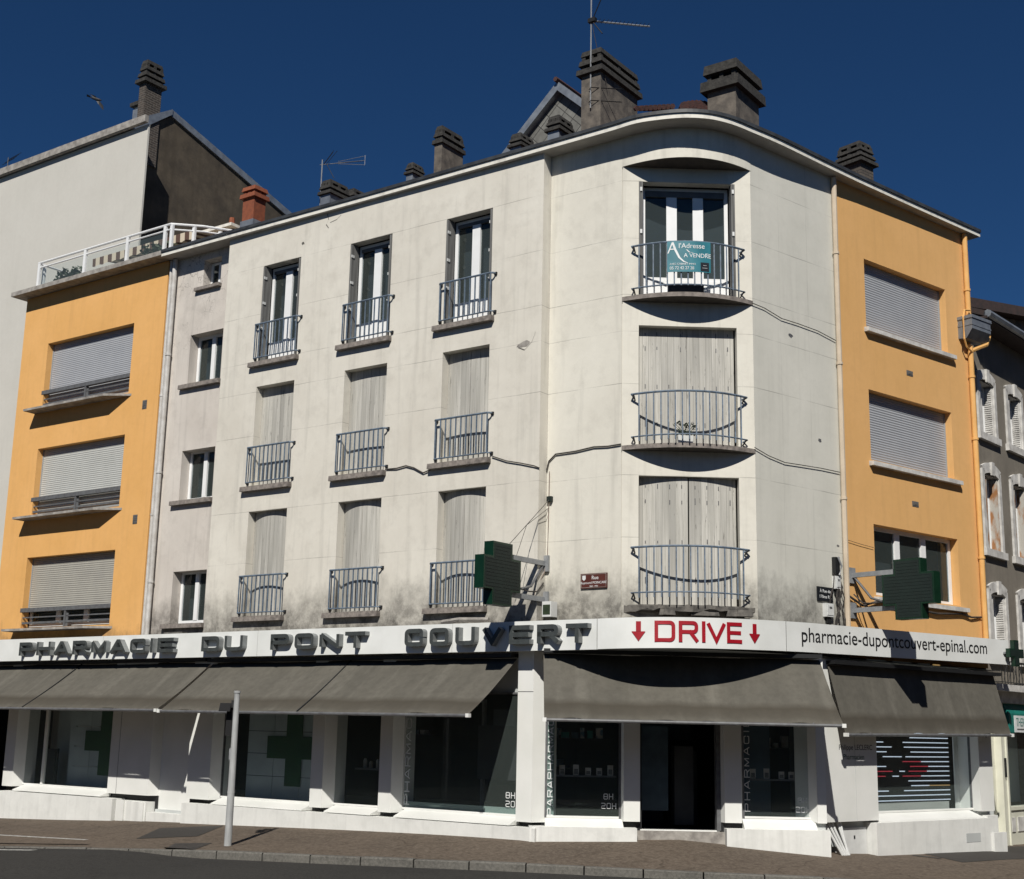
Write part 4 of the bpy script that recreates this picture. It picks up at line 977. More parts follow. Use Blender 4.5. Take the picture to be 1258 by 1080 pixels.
# interior shell
mb = MB()
poly = [W(FL, -18, -.30), W(FL, -.2, -.30), W(FK, -1.3, -.9), W(FK, 3.2, -.9), W(FR, 2.4, -.5), W(FR, 6.9, -.3), W(FR, 6.0, -6), W(FL, -3, -7), W(FL, -18, -5)]
mb.face([wp(p.x, p.y, .1) for p in poly], 'interior_dark'); mb.face([wp(p.x, p.y, 2.75) for p in poly], 'interior_dark')
bk = [W(FR, 6.9, -.3), W(FR, 6.0, -6), W(FL, -3, -7), W(FL, -18, -5), W(FL, -18, 0)]
for p, q in zip(bk, bk[1:]): mb.face([wp(p.x, p.y, .1), wp(q.x, q.y, .1), wp(q.x, q.y, 2.75), wp(p.x, p.y, 2.75)], 'interior_dark')
mb.face([wp(p.x, p.y, 2.8) for p in poly], 'interior_dark')
link('shop_interior', mb.mesh('shop_interior'), bld, I4)
# ================================================================== SIGN LINE
a_ = Vector((1.5416, 23.1810)); b_ = Vector((5.4632, 24.1008)); c_ = Vector((3.0212, 22.1111))
QC = [((1-t)**2*a_+2*t*(1-t)*c_+t*t*b_) for t in [i/60 for i in range(61)]]
SL = [0]
for i in range(60): SL.append(SL[-1]+(QC[i+1]-QC[i]).length)
def onc(s, n, z):                   # point on the curved sign line, n proud of it
    s = max(0, min(SL[-1]-1e-6, s)); i = 0
    while SL[i+1] < s: i += 1
    t = (s-SL[i])/(SL[i+1]-SL[i]); p = QC[i].lerp(QC[i+1], t); d0 = (QC[min(i+1, 60)]-QC[max(i-1, 0)]).normalized(); d1 = (QC[min(i+2, 60)]-QC[i]).normalized(); d = d0.lerp(d1, t).normalized()
    q = p+Vector((d.y, -d.x))*n; return (q.x, -q.y, z)
LC = SL[-1]
zb_ = lambda s: 3.215+.075*max(0, s)/LC
zt_ = lambda s: 3.735+.075*max(0, s)/LC
sg = thing('shop_sign', 'long white fascia sign with raised grey letters PHARMACIE DU PONT COUVERT', 'sign', FL, (-6, .55, 3.2))
mb = MB()
for a, b in ((-45, -18), (-18, -11.05), (-11.05, -6.01), (-6.01, -.87), (-.87, 2.295)): mb.box(a, b-.012, .45, .55, 3.21, 3.735, 'sign_white')
link('board', mb.mesh('board'), sg, FL)
def word(txt, u0, u1, parent, lh=.315, t=.075):
    n = sum(1 for c in txt if c != 'I'); ni = txt.count('I'); gap = .16; lw = (u1-u0-gap*(len(txt)-1)-ni*t)/n
    x = u0
    for ch in txt:
        w_ = t*1.02 if ch == 'I' else lw; mb = MB()
        letter_mesh(mb, ch, lambda X, Y, d, x=x: (x+X, .552+d, 3.325+Y), w_, lh, t, .13, 'letter_grey', 'letter_side'); link('letter', mb.mesh('letter'), parent, FL); x += w_+gap
word('PHARMACIE', -14.05, -8.48, sg); word('DU', -7.58, -6.32, sg); word('PONT', -5.50, -2.92, sg); word('COUVERT', -1.92, 2.18, sg, .33, .08)
sc = thing('shop_sign', 'white curved corner sign with red arrows around the word DRIVE', 'sign', I4, (3.2, -22.9, 3.2))
mb = MB(); ss = [0.0+i*(3.62)/40 for i in range(41)]
for s0, s1 in zip(ss, ss[1:]):
    for n_, k in ((0, 0), (-.08, 1)): mb.face([onc(s0, n_, zb_(s0)), onc(s1, n_, zb_(s1)), onc(s1, n_, zt_(s1)), onc(s0, n_, zt_(s0))], 'sign_white')
    for f_ in (zb_, zt_): mb.face([onc(s0, 0, f_(s0)), onc(s1, 0, f_(s1)), onc(s1, -.08, f_(s1)), onc(s0, -.08, f_(s0))], 'sign_white')
link('board', mb.mesh('board'), sc, I4)
def cletter(ch, s0, s1, z0, h_, t):
    mb = MB(); letter_mesh(mb, ch, lambda X, Y, d: onc(s0+X, .004+d, z0+Y+.035*(s0+X)/LC*1.6), s1-s0, h_, t, .01, 'sign_red', 'sign_red'); link('letter', mb.mesh('letter'), sc, I4)
for ch, s0, s1 in (('D', 1.02, 1.37), ('R', 1.43, 1.77), ('I', 1.84, 1.90), ('V', 1.92, 2.29), ('E', 2.31, 2.61)): cletter(ch, s0, s1, 3.325, .355, .062)
for s0 in (.75, 2.88):
    mb = MB(); z0 = 3.335+.035*s0/LC*1.6
    def rq(pts): mb.face([onc(s0+x, .012, z0+y) for x, y in pts], 'sign_red')
    rq([(-.043, .17), (.043, .17), (.043, .335), (-.043, .335)]); rq([(-.12, .165), (0, .165), (0, 0)]); rq([(0, .165), (.12, .165), (0, 0)])
    link('arrow', mb.mesh('arrow'), sc, I4)
su = thing('shop_sign', 'white sign on the right side with the black web address in lower case letters', 'sign', FR, (3.5, .5, 3.2))
mb = MB()
pts = [onc(3.63, 0, 0), onc(4.0, 0, 0), onc(4.33, 0, 0)]; e = W(FR, 7.36, .5); pts.append((e.x, -e.y, 0)); zz0 = [3.278, 3.284, 3.29, 3.365]; zz1 = [3.798, 3.804, 3.81, 3.87]
for i in range(3):
    p, q = pts[i], pts[i+1]
    mb.face([(p[0], p[1], zz0[i]), (q[0], q[1], zz0[i+1]), (q[0], q[1], zz1[i+1]), (p[0], p[1], zz1[i])], 'sign_white')
    mb.face([(p[0]-.05, p[1]-.06, zz0[i]), (q[0]-.05, q[1]-.06, zz0[i+1]), (q[0]-.05, q[1]-.06, zz1[i+1]), (p[0]-.05, p[1]-.06, zz1[i])], 'sign_white')
    mb.face([(p[0], p[1], zz0[i]), (q[0], q[1], zz0[i+1]), (q[0]-.05, q[1]-.06, zz0[i+1]), (p[0]-.05, p[1]-.06, zz0[i])], 'sign_white')
    mb.face([(p[0], p[1], zz1[i]), (q[0], q[1], zz1[i+1]), (q[0]-.05, q[1]-.06, zz1[i+1]), (p[0]-.05, p[1]-.06, zz1[i])], 'sign_white')
p = pts[3]; mb.face([(p[0], p[1], zz0[3]), (p[0]-.05, p[1]-.06, zz0[3]), (p[0]-.05, p[1]-.06, zz1[3]), (p[0], p[1], zz1[3])], 'sign_white')
link('board', mb.mesh('board'), su, I4)
def utext(txt, u0, u1, n, z, size, mat):
    o = vtext('lettering', txt, size, mat, FR, u0, n, z, 1, .001, su); wdt = max(v.co.x for v in o.data.vertices); k = (u1-u0)/wdt
    rot = math.atan2(.013, 1)
    o.matrix_basis = WM[su.name].inverted() @ FR @ Matrix.Translation((u0, -n, z)) @ Matrix.Rotation(math.pi/2, 4, 'X') @ Matrix.Rotation(rot, 4, 'Z') @ Matrix.Diagonal((k, 1, 1, 1))
utext('pharmacie-dupontcouvert-epinal.com', .55, 6.52, .506, 3.47, .36, 'sign_black')
# small green cross at the end of the sign
mb = MB()
for q, n0, n1, m_ in ((.27, -.05, .04, 'cross_green'), (.245, .041, .046, 'cross_dark')):
    k = .09 if q > .25 else .068; mb.yprism([(-k, -q), (k, -q), (k, -k), (q, -k), (q, k), (k, k), (k, q), (-k, q), (-k, k), (-q, k), (-q, -k), (-k, -k)], n0, n1, m_)
mb.box(-.3, -.1, -.09, -.052, -.02, .02, 'bracket_grey')
tag(link('pharmacy_cross', mb.mesh('pharmacy_cross'), None, FR, (7.42, .60, 3.60)), 'small dark green cross at the right end of the web address sign', 'pharmacy cross')
# canopy soffit and top joining sign and wall
mb = MB()
out = [W(FL, -45, .45), W(FL, 2.29, .45)]+[Vector((onc(s_, -.1, 0)[0], -onc(s_, -.1, 0)[1], 0)) for s_ in [LC*i/24 for i in range(1, 25)]]+[W(FR, 7.36, .42)]
inn = [W(FL, -45, -.5), W(FL, 1.2, -.5)]+[W(FK, -.8+4.2*i/24, -1.0) for i in range(1, 25)]+[W(FR, 7.36, -.3)]
for i in range(len(out)-1):
    for z in (3.235, 3.70):
        mb.face([wp(out[i].x, out[i].y, z), wp(out[i+1].x, out[i+1].y, z), wp(inn[i+1].x, inn[i+1].y, z), wp(inn[i].x, inn[i].y, z)], 'shop_grey' if z < 3.5 else 'concrete_dark')
link('canopy', mb.mesh('canopy'), bld, I4)
mb = MB(); mb.box(-9.1, -8.5, .3, .45, 3.70, 3.78, 'concrete_dark'); mb.tube([(-1.4, .2, 3.8), (-.9, .3, 3.83), (-.3, .2, 3.82)], .05, 'concrete'); link('canopy_debris', mb.mesh('canopy_debris'), bld, FL)
# ================================================================== AWNINGS
def awning(label, F, ut, nt_, zt, ub, nb, zb, seams=(), sag=.03, arms=()):
    t = thing('awning', label, 'awning', F, ((ub[0]+ub[1])/2, nb, zb[0] if isinstance(zb, tuple) else zb), 'grey fabric awnings over the shopfront')
    mb = MB(); nu, nv = 60, 8
    zb = zb if isinstance(zb, tuple) else (zb, zb); zt2 = zt if isinstance(zt, tuple) else (zt, zt)
    def P(i, j):
        a, b = i/nu, j/nv; u = (ut[0]*(1-a)+ut[1]*a)*(1-b)+(ub[0]*(1-a)+ub[1]*a)*b
        z = (zt2[0]*(1-a)+zt2[1]*a)*(1-b)+(zb[0]*(1-a)+zb[1]*a)*b
        return (u, nt_*(1-b)+nb*b, z-sag*math.sin(math.pi*b)+.014*math.sin(a*41+b*4)*b**2+.007*math.sin(a*17))
    for i in range(nu):
        for j in range(nv):
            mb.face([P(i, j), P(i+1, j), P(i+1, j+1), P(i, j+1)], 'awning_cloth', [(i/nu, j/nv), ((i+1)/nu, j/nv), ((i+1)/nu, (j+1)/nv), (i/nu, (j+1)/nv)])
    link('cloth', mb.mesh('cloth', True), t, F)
    mb = MB(); mb.tube([(ub[0]-.02, nb+.01, zb[0]-.02), (ub[1]+.02, nb+.01, zb[1]-.02)], .028, 'iron_grey', 8)
    for k in (0, 1): mb.box(ub[k]-.035, ub[k]+.035, nb-.02, nb+.05, zb[k]-.05, zb[k]+.015, 'shop_white')
    link('front_bar', mb.mesh('front_bar'), t, F)
    mb = MB(); mb.box(ut[0], ut[1], nt_-.1, nt_+.19, zt2[0]+.015, zt2[0]+.085, 'iron_black'); link('roller_box', mb.mesh('roller_box'), t, F)  # roller box, enlarged and blackened to keep the gap under the sign in shade
    for s_ in seams:
        a, b = s_; mb = MB()
        mb.tube([(a+(b-a)*k/8, nt_*(1-k/8)+nb*k/8, (zt2[0]*(1-k/8)+zb[0]*k/8)-sag*math.sin(math.pi*k/8)+.010) for k in range(9)], .015, 'iron_black', 5); link('seam', mb.mesh('seam'), t, F)
    for u in arms:
        mb = MB(); m = (u+.25, (nt_+nb)/2-.1, (zt2[0]+zb[0])/2-.22); mb.tube([(u, nt_-.1, zt2[0]-.1), m, (u+.05, nb, zb[0]-.01)], .022, 'iron_grey', 6); link('folding_arm', mb.mesh('folding_arm'), t, F)
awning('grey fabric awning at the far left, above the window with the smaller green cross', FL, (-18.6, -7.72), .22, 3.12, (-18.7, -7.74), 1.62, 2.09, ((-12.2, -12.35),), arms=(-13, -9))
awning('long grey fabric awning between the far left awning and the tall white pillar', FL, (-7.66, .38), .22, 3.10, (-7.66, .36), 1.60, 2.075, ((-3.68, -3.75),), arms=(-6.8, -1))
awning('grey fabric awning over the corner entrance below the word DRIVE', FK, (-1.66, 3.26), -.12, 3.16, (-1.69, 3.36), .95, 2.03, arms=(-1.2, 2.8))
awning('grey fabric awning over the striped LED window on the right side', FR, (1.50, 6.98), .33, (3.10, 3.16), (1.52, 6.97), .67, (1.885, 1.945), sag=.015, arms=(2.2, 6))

# ================================================================== PHARMACY CROSSES
def bigcross(label, F, u, nc, thick_dir, wall_u, wall_n, zb):
    t = thing('pharmacy_cross', label, 'pharmacy cross', F, (u, nc, zb), 'large green pharmacy crosses')
    zc = 4.515; a = .555; b = .29; u0, u1 = sorted((u, u+.2*thick_dir))
    poly = [(nc-b, zc-a), (nc+b, zc-a), (nc+b, zc-b), (nc+a, zc-b), (nc+a, zc+b), (nc+b, zc+b), (nc+b, zc+a), (nc-b, zc+a), (nc-b, zc+b), (nc-a, zc+b), (nc-a, zc-b), (nc-b, zc-b)]
    mb = MB(); mb.xprism(poly, u0, u1, 'cross_green'); link('casing', mb.mesh('casing'), t, F)
    f_ = .035; c2 = a-f_; b2 = b-f_
    inner = [(nc-b2, zc-c2), (nc+b2, zc-c2), (nc+b2, zc-b2), (nc+c2, zc-b2), (nc+c2, zc+b2), (nc+b2, zc+b2), (nc+b2, zc+c2), (nc-b2, zc+c2), (nc-b2, zc+b2), (nc-c2, zc+b2), (nc-c2, zc-b2), (nc-b2, zc-b2)]
    for k, x in enumerate((u0, u1)):
        mb = MB(); d = -.004 if k == 0 else .004; mb.xprism(inner, min(x, x+d), max(x, x+d), 'cross_dark'); link('face_panel', mb.mesh('face_panel'), t, F)
        mb = MB(); x2 = x+2*d
        for i in range(17):
            zz = zc-a+.08+i*(2*a-.16)/16; hw = b-.07 if abs(zz-zc) > b-.03 else a-.07; mb.box(min(x+d, x2), max(x+d, x2), nc-hw, nc+hw, zz-.006, zz+.006, 'cross_dark')
        link('led_rows', mb.mesh('led_rows'), t, F)
    um = (u0+u1)/2
    mb = MB()
    for z in (4.86, 4.19):
        mb.box(um-.03, um+.03, wall_n, nc-b+.05, z-.045, z+.045, 'bracket_grey'); mb.box(um-.09, um+.09, wall_n-.01, wall_n+.04, z-.15, z+.15, 'bracket_grey')
    mb.tube([(um, wall_n+.08, 4.82), (um, wall_n+.45, 4.40), (um, nc-b, 4.22)], .025, 'iron_grey', 6)
    mb.tube([(um, wall_n+.05, 4.5), (um, wall_n+.25, 4.32), (um, wall_n+.5, 4.30), (um, nc-b, 4.35)], .014, 'cable', 5)
    link('bracket', mb.mesh('bracket'), t, F); return t
cl = bigcross('large dark green pharmacy cross on a bracket above the letters of COUVERT', FL, .55, 1.235, 1, .7, -.24, 3.95)
bigcross('large dark green pharmacy cross on a bracket above the web address sign', FR, 2.64, 1.32, 1, 2.64, .0, 4.0)
mb = MB(); mb.box(.58, .78, -.24, -.04, 3.86, 4.14, 'box_white'); mb.face([(.60, -.035, 3.9), (.76, -.035, 3.9), (.76, -.035, 4.08), (.60, -.035, 4.08)], 'leaf')
tag(link('junction_box', mb.mesh('junction_box'), None, FL, (.15, 0, 0)), 'grey electrical box on the wall beside the left pharmacy cross bracket', 'electrical box')
mb = MB(); mb.box(-.05, .05, 0, .07, -.05, .05, 'cross_dark'); tag(link('junction_box', mb.mesh('junction_box'), None, FL, (.74, -.26, 6.07)), 'tiny dark box on the cream wall high above the left cross', 'electrical box')
for z, a, b, m_, lb in ((4.99, .13, .34, 'iron_black', 'black electrical fitting at the top of the cluster beside the cream downpipe'), (4.68, .14, .24, 'box_white', 'upper white electrical box beside the cream downpipe'), (4.14, .22, .25, 'box_white', 'lower white electrical box under the black street name plaque')):
    mb = MB(); mb.box(-a/2, a/2, 0, .09, -b/2, b/2, m_); mb.box(-a/2+.02, a/2-.02, .09, .10, -b/2+.03, b/2-.03, m_)
    if m_ == 'box_white': mb.box(-a*.15, a*.2, .10, .104, b*.1, b*.25, 'iron_grey'); mb.box(-a*.2, a*.3, 0, .06, -b/2-.12, -b/2, 'iron_black')
    else: mb.tube([(0, .12, -b/2), (.05, .14, 0), (-.03, .12, b/2)], .02, 'bracket_grey')
    tag(link('electrical_box', mb.mesh('electrical_box'), None, FR, (2.22 if z > 4.5 else 1.95, 0, z)), lb, 'electrical box')
mb = MB()
for k in range(7):
    random.seed(k+5); x = 2.08+random.uniform(0, .28); P = [(x, .04, 4.85)]
    for z in (4.6, 4.4, 4.2, 4.0, 3.8): x = max(2.0, min(2.40, x+random.uniform(-.12, .12))); P.append((x, random.uniform(.03, .1), z))
    mb.tube(P, .011, 'cable', 5)
tag(link('cable_bundle', mb.mesh('cable_bundle'), None, FR), 'tangle of dark cables hanging beside the cream downpipe above the sign', 'cables')
# street name plaques
t = thing('street_sign', 'small brown street name plaque with the word Rue on the cream wall', 'street sign', FL, (1.72, -.26, 4.36))
mb = MB(); mb.box(-.28, .28, 0, .03, 0, .27, 'plaque_brown'); link('plate', mb.mesh('plate'), t, FL, (1.72, -.26, 4.36))
mb = MB(); 
for a, b, c, d in ((-.265, .265, .012, .018), (-.265, .265, .252, .258), (-.265, -.259, .018, .252), (.259, .265, .018, .252)): mb.box(a, b, .03, .033, c, d, 'concrete')
mb.prism([(-.24, .03), (-.24, .034), (-.17, .034), (-.17, .03)], .17, .235, 'paint_letters'); mb.yprism([(-.24, .17), (-.17, .17), (-.205, .14)], .03, .034, 'paint_letters'); link('border', mb.mesh('border'), t, FL, (1.72, -.26, 4.36))
for tx, z, s_, x in (('Rue', 4.52, .095, 0.03), ('Raymond POINCARÉ', 4.44, .062, 0), ('1860 - 1934', 4.385, .038, 0)): vtext('lettering', tx, s_, 'paint_letters', FL, 1.72+x, -.2285, z, 1, .001, t, 'CENTER')
t = thing('street_sign', 'small black plaque with white writing on the right wall under the electrical boxes', 'street sign', FR, (1.90, 0, 4.30))
mb = MB(); mb.box(-.23, .23, 0, .025, 0, .27, 'plaque_black'); link('plate', mb.mesh('plate'), t, FR, (1.90, 0, 4.30))
for tx, z, s_ in (('À Rue du', 4.465, .085), ('170me R.I.', 4.36, .085)): vtext('lettering', tx, s_, 'paint_letters', FR, 1.90, .026, z, 1, .001, t, 'CENTER')
# for sale banner on the top balcony
t = thing('banner', 'teal for sale banner tied to the top corner balcony railing', 'banner', FK, (.89, .57, 10.14))
mb = MB(); k = 10
def bp(x): u = .49+.80*x; q = (u-.93)/1.06; return u, .10+(.46-.10)*(1-q*q)+.035
for i in range(k):
    (u0, n0), (u1, n1) = bp(i/k), bp((i+1)/k)
    mb.face([(u0, n0, 10.14), (u1, n1, 10.14), (u1, n1, 10.735), (u0, n0, 10.735)], 'banner_teal'); mb.face([(u0, n0-.006, 10.14), (u1, n1-.006, 10.14), (u1, n1-.006, 10.735), (u0, n0-.006, 10.735)], 'banner_teal')
link('cloth', mb.mesh('cloth', True), t, FK)
def btext(tx, x, z, s_, sx=1, al='LEFT', mat='paint_letters'):
    o = vtext('lettering', tx, s_, mat, FK, 0, 0, 0, sx, .0005, t, al)
    me = o.data; M0 = o.matrix_basis.copy(); inv = WM[t.name].inverted() @ FK
    for v in me.vertices:
        px, pz, d = v.co.x*sx, v.co.y, v.co.z; u, n = bp(x+px/.80); v.co = (u, -(n+.004+d), z+pz)
    o.matrix_basis = inv
btext("l'Adresse", .25, 10.60, .135, .98); btext('A VENDRE', .37, 10.42, .115, .95); btext('AVEC CABINET IMMO', .05, 10.275, .05, .98); btext('05 72 42 27 28', .05, 10.185, .085, .86)
mb = MB()
def bq(p, m_='paint_letters', d=.005): mb.face([(bp(x)[0], bp(x)[1]+d, z) for x, z in p], m_)
A1 = [(.00, 10.50), (.10, 10.715), (.14, 10.715), (.20, 10.58), (.29, 10.42), (.38, 10.345), (.47, 10.31)]
A2 = [(.025, 10.50), (.105, 10.66), (.115, 10.66), (.15, 10.57), (.25, 10.405), (.36, 10.33), (.47, 10.307)]
for i in range(6): bq([A1[i], A1[i+1], A2[i+1], A2[i]])
bq([(.05, 10.57), (.15, 10.57), (.15, 10.59), (.05, 10.59)])
bq([(.52, 10.512), (.95, 10.502), (.95, 10.508), (.52, 10.518)]); bq([(.42, 10.57), (.45, 10.57), (.52, 10.515), (.49, 10.515)])
bq([(.76, 10.16), (.96, 10.16), (.96, 10.33), (.76, 10.33)], 'plaque_black')
bq([(.82, 10.27), (.90, 10.27), (.90, 10.275), (.82, 10.275)], 'paint_letters', .007); bq([(.80, 10.22), (.92, 10.22), (.92, 10.225), (.80, 10.225)], 'paint_letters', .007)
link('emblem', mb.mesh('emblem'), t, FK)
mb = MB(); mb.box(.55, 1.22, .1, .12, 9.80, 10.02, 'dark_panel'); tag(link('cloth_screen', mb.mesh('cloth_screen'), None, FK), 'low grey screen standing behind the top corner balcony railing', 'screen')
# plant on the middle balcony
t = thing('potted_plant', 'small dark plant in a white trough on the middle corner balcony', 'potted plant', FK, (.82, .2, 6.95))
mb = MB(); mb.box(-.13, .13, -.06, .06, 0, .13, 'box_white', -.01); link('trough', mb.mesh('trough'), t, FK, (.82, .3, 6.95))
def leaves(mb, c, R3, n, s_, mat='leaf'):
    for _ in range(n):
        a = random.uniform(0, 6.28); r = random.random()**.5; p = Vector((c[0]+R3[0]*r*math.cos(a), c[1]+R3[1]*r*math.sin(a), c[2]+R3[2]*random.random()))
        d = Vector((random.uniform(-1, 1), random.uniform(-1, 1), random.uniform(-.2, 1))).normalized()*s_; q = d.cross(Vector((random.uniform(-1, 1), random.uniform(-1, 1), random.uniform(-1, 1)))).normalized()*s_*.35
        mb.face([tuple(p-q*.2), tuple(p+d*.5+q), tuple(p+d), tuple(p+d*.5-q)], mat)
mb = MB()
for k in range(12):
    a = random.uniform(-.16, .16); mb.tube([(a*.3, 0, .1), (a*.8, 0, .25), (a*1.5, random.uniform(-.05, .05), random.uniform(.3, .42))], .004, 'leaf', 4)
leaves(mb, (0, 0, .12), (.22, .08, .24), 70, .06); link('foliage', mb.mesh('foliage'), t, FK, (.82, .3, 6.95))
# cables on the walls
for pts, F, m_, lb, r in (
    ([(-3.14, .02, 6.97), (-2.85, .03, 6.96), (-2.6, .03, 6.99), (-2.4, .03, 6.93), (-2.15, .03, 6.80), (-1.95, .03, 6.85)], FL, 'cable', 'dark cable sagging along the wall between the middle and right column of windows', .014),
    ([(-.45, .03, 6.97), (-.1, .03, 6.84), (.25, .03, 6.76), (.55, .03, 6.68), (.66, .02, 6.63)], FL, 'cable', 'dark cable running from the right column of windows to the wall step', .012),
    ([(.66, -.22, 6.62), (.70, -.235, 6.80), (.85, -.235, 6.92), (1.3, -.235, 6.93), (1.7, -.235, 6.97), (2.0, -.235, 6.95), (2.28, -.235, 6.96)], FL, 'cable', 'dark cable curving from the wall step to the middle corner balcony', .014),
    ([(-.05, .03, 6.96), (.35, .03, 6.86), (.8, .03, 6.80), (1.3, .03, 6.82), (1.9, .03, 6.84), (2.45, .03, 6.84)], FR, 'cable', 'dark cable along the right wall level with the middle corner balcony', .008),
    ([(-.05, .03, 9.72), (.3, .03, 9.70), (.8, .03, 9.60), (1.3, .03, 9.60), (1.9, .03, 9.58), (2.45, .03, 9.50)], FR, 'cable', 'dark cable along the right wall level with the top corner balcony', .008),
    ([(.72, -.23, 6.6), (.71, -.23, 5.6), (.70, -.23, 5.0), (.66, -.2, 4.7), (.60, .0, 4.35), (.55, .05, 4.1)], FL, 'cable_pale', 'thin reddish cable running down the wall step behind the left cross', .009),
    ([(.74, -.2, 6.05), (.62, .9, 5.07)], FL, 'cable', 'thin stay wire from the wall down to the left pharmacy cross', .006),
    ([(.74, -.2, 5.9), (.66, .4, 5.5), (.64, .7, 4.85)], FL, 'cable', 'second thin wire sagging behind the left pharmacy cross', .005),
    ([(2.5, .03, 5.55), (3.0, .03, 5.50), (3.45, .03, 5.47)], FR, 'cable', 'thin wire across the lower right orange window above the cross', .005),
    ([(2.6, .05, 4.45), (3.0, .06, 4.30), (3.5, .05, 4.42), (4.5, .05, 4.36), (5.5, .06, 4.32), (6.4, .05, 4.38), (6.75, .05, 4.33), (7.15, .03, 4.36)], FR, 'cable', 'bundle of dark cables drooping under the lower right window sill', .022),
    ):
    mb = MB(); mb.tube(pts, r, m_, 6); tag(link('cable', mb.mesh('cable'), None, F), lb, 'cable')
# white tubes leaning at the right corner plinth
t = thing('tube_bundle', 'bundle of thin white tubes leaning at the plinth below the wall panel', 'tubes', FR, (1.7, .2, -.1))
for k, (a, b, tt) in enumerate(((1.50, 1.74, .30), (1.58, 1.80, .34), (1.66, 1.86, .37), (1.84, 1.93, .34), (1.90, 1.90, .40))):
    mb = MB(); mb.tube([(b, .36, gz(*W(FR, b, .36).xy)+.0), (a, .18, tt)], .024, 'box_white', 8); link('tube', mb.mesh('tube'), t, FR)

# ================================================================== CHIMNEYS AND AERIALS
def chimney(label, F, u0, u1, n0, n1, z0, z1, cap, mat='chimney_render', slabs=2, ov=.07, zinc=0, capm='chimney_cap', group=None):
    t = thing('chimney', label, 'chimney', F, ((u0+u1)/2, (n0+n1)/2, z0), group)
    mb = MB(); mb.box(u0, u1, n0, n1, z0, z1, mat)
    link('stack', mb.mesh('stack'), t, F)
    if zinc: mb = MB(); mb.box(u0-.03, u1+.03, n0-.03, n1+.03, z0, zinc, 'zinc'); link('flashing', mb.mesh('flashing'), t, F)
    mb = MB(); hh = cap/(slabs*2+1); z = z1
    mb.box(u0-ov, u1+ov, n0-ov, n1+ov, z, z+hh, capm, .01); z += hh
    for k in range(slabs):
        s_ = .035
        for a, b in ((u0, n0), (u1-.09, n0), (u0, n1-.09), (u1-.09, n1-.09), ((u0+u1)/2-.045, n0), ((u0+u1)/2-.045, n1-.09), (u0, (n0+n1)/2-.045), (u1-.09, (n0+n1)/2-.045)): mb.box(a, a+.09, b, b+.09, z, z+hh*.8, capm)
        mb.box(u0+.10, u1-.10, n0+.10, n1-.10, z, z+hh*.8, 'interior_black')
        z += hh*.8; mb.box(u0-ov*.6+k*s_, u1+ov*.6-k*s_, n0-ov*.6+k*s_, n1+ov*.6-k*s_, z, z+hh, capm, .025); z += hh
    link('cap', mb.mesh('cap'), t, F); return t
chimney('long rendered chimney carrying the tall aerial left of the curved corner', FL, .07, .56, -3.75, -2.2, 13.3, 15.72, .62, ov=.09)
chimney('square rendered chimney with a wide two tier cap above the curved corner', FL, 2.44, 3.10, -4.62, -3.5, 13.3, 15.22, .66, ov=.12, slabs=1)
chimney('tall narrow rendered chimney rising alone over the long facade', FL, -4.0, -3.78, -3.0, -2.2, 13.3, 15.15, .50, ov=.05)
chimney('lone little chimney just left of the tall narrow one', FL, -4.84, -4.64, -2.6, -2.2, 13.3, 14.60, .32, 'zinc', ov=.05)
chimney('low double chimney beside the small aerial', FL, -7.62, -7.30, -2.85, -2.2, 13.3, 14.70, .42, 'zinc', ov=.06); chimney('low chimney adjoining the right of the one beside the small aerial', FL, -7.60, -7.30, -3.75, -3.05, 13.3, 14.80, .38, 'zinc', ov=.06)
chimney('tiny chimney to the left of the slate gable foot', FL, -1.80, -1.52, -2.7, -2.2, 13.3, 14.52, .36, 'zinc', ov=.06)
chimney('tiny chimney in front of the slate gable', FL, -.80, -.50, -2.75, -2.2, 13.3, 14.64, .40, 'zinc', ov=.06)
chimney('terracotta coloured chimney at the left end of the long roof', FL, -10.42, -10.0, -2.6, -2.2, 13.3, 15.22, .34, 'terracotta', slabs=1, ov=.07, zinc=14.6, capm='terracotta')
chimney('grey brick chimney over the right orange bay', FR, 6.62, 7.12, -2.85, -2.2, 13.3, 15.28, .62, 'brick_grey', ov=.10, slabs=3, zinc=14.5)
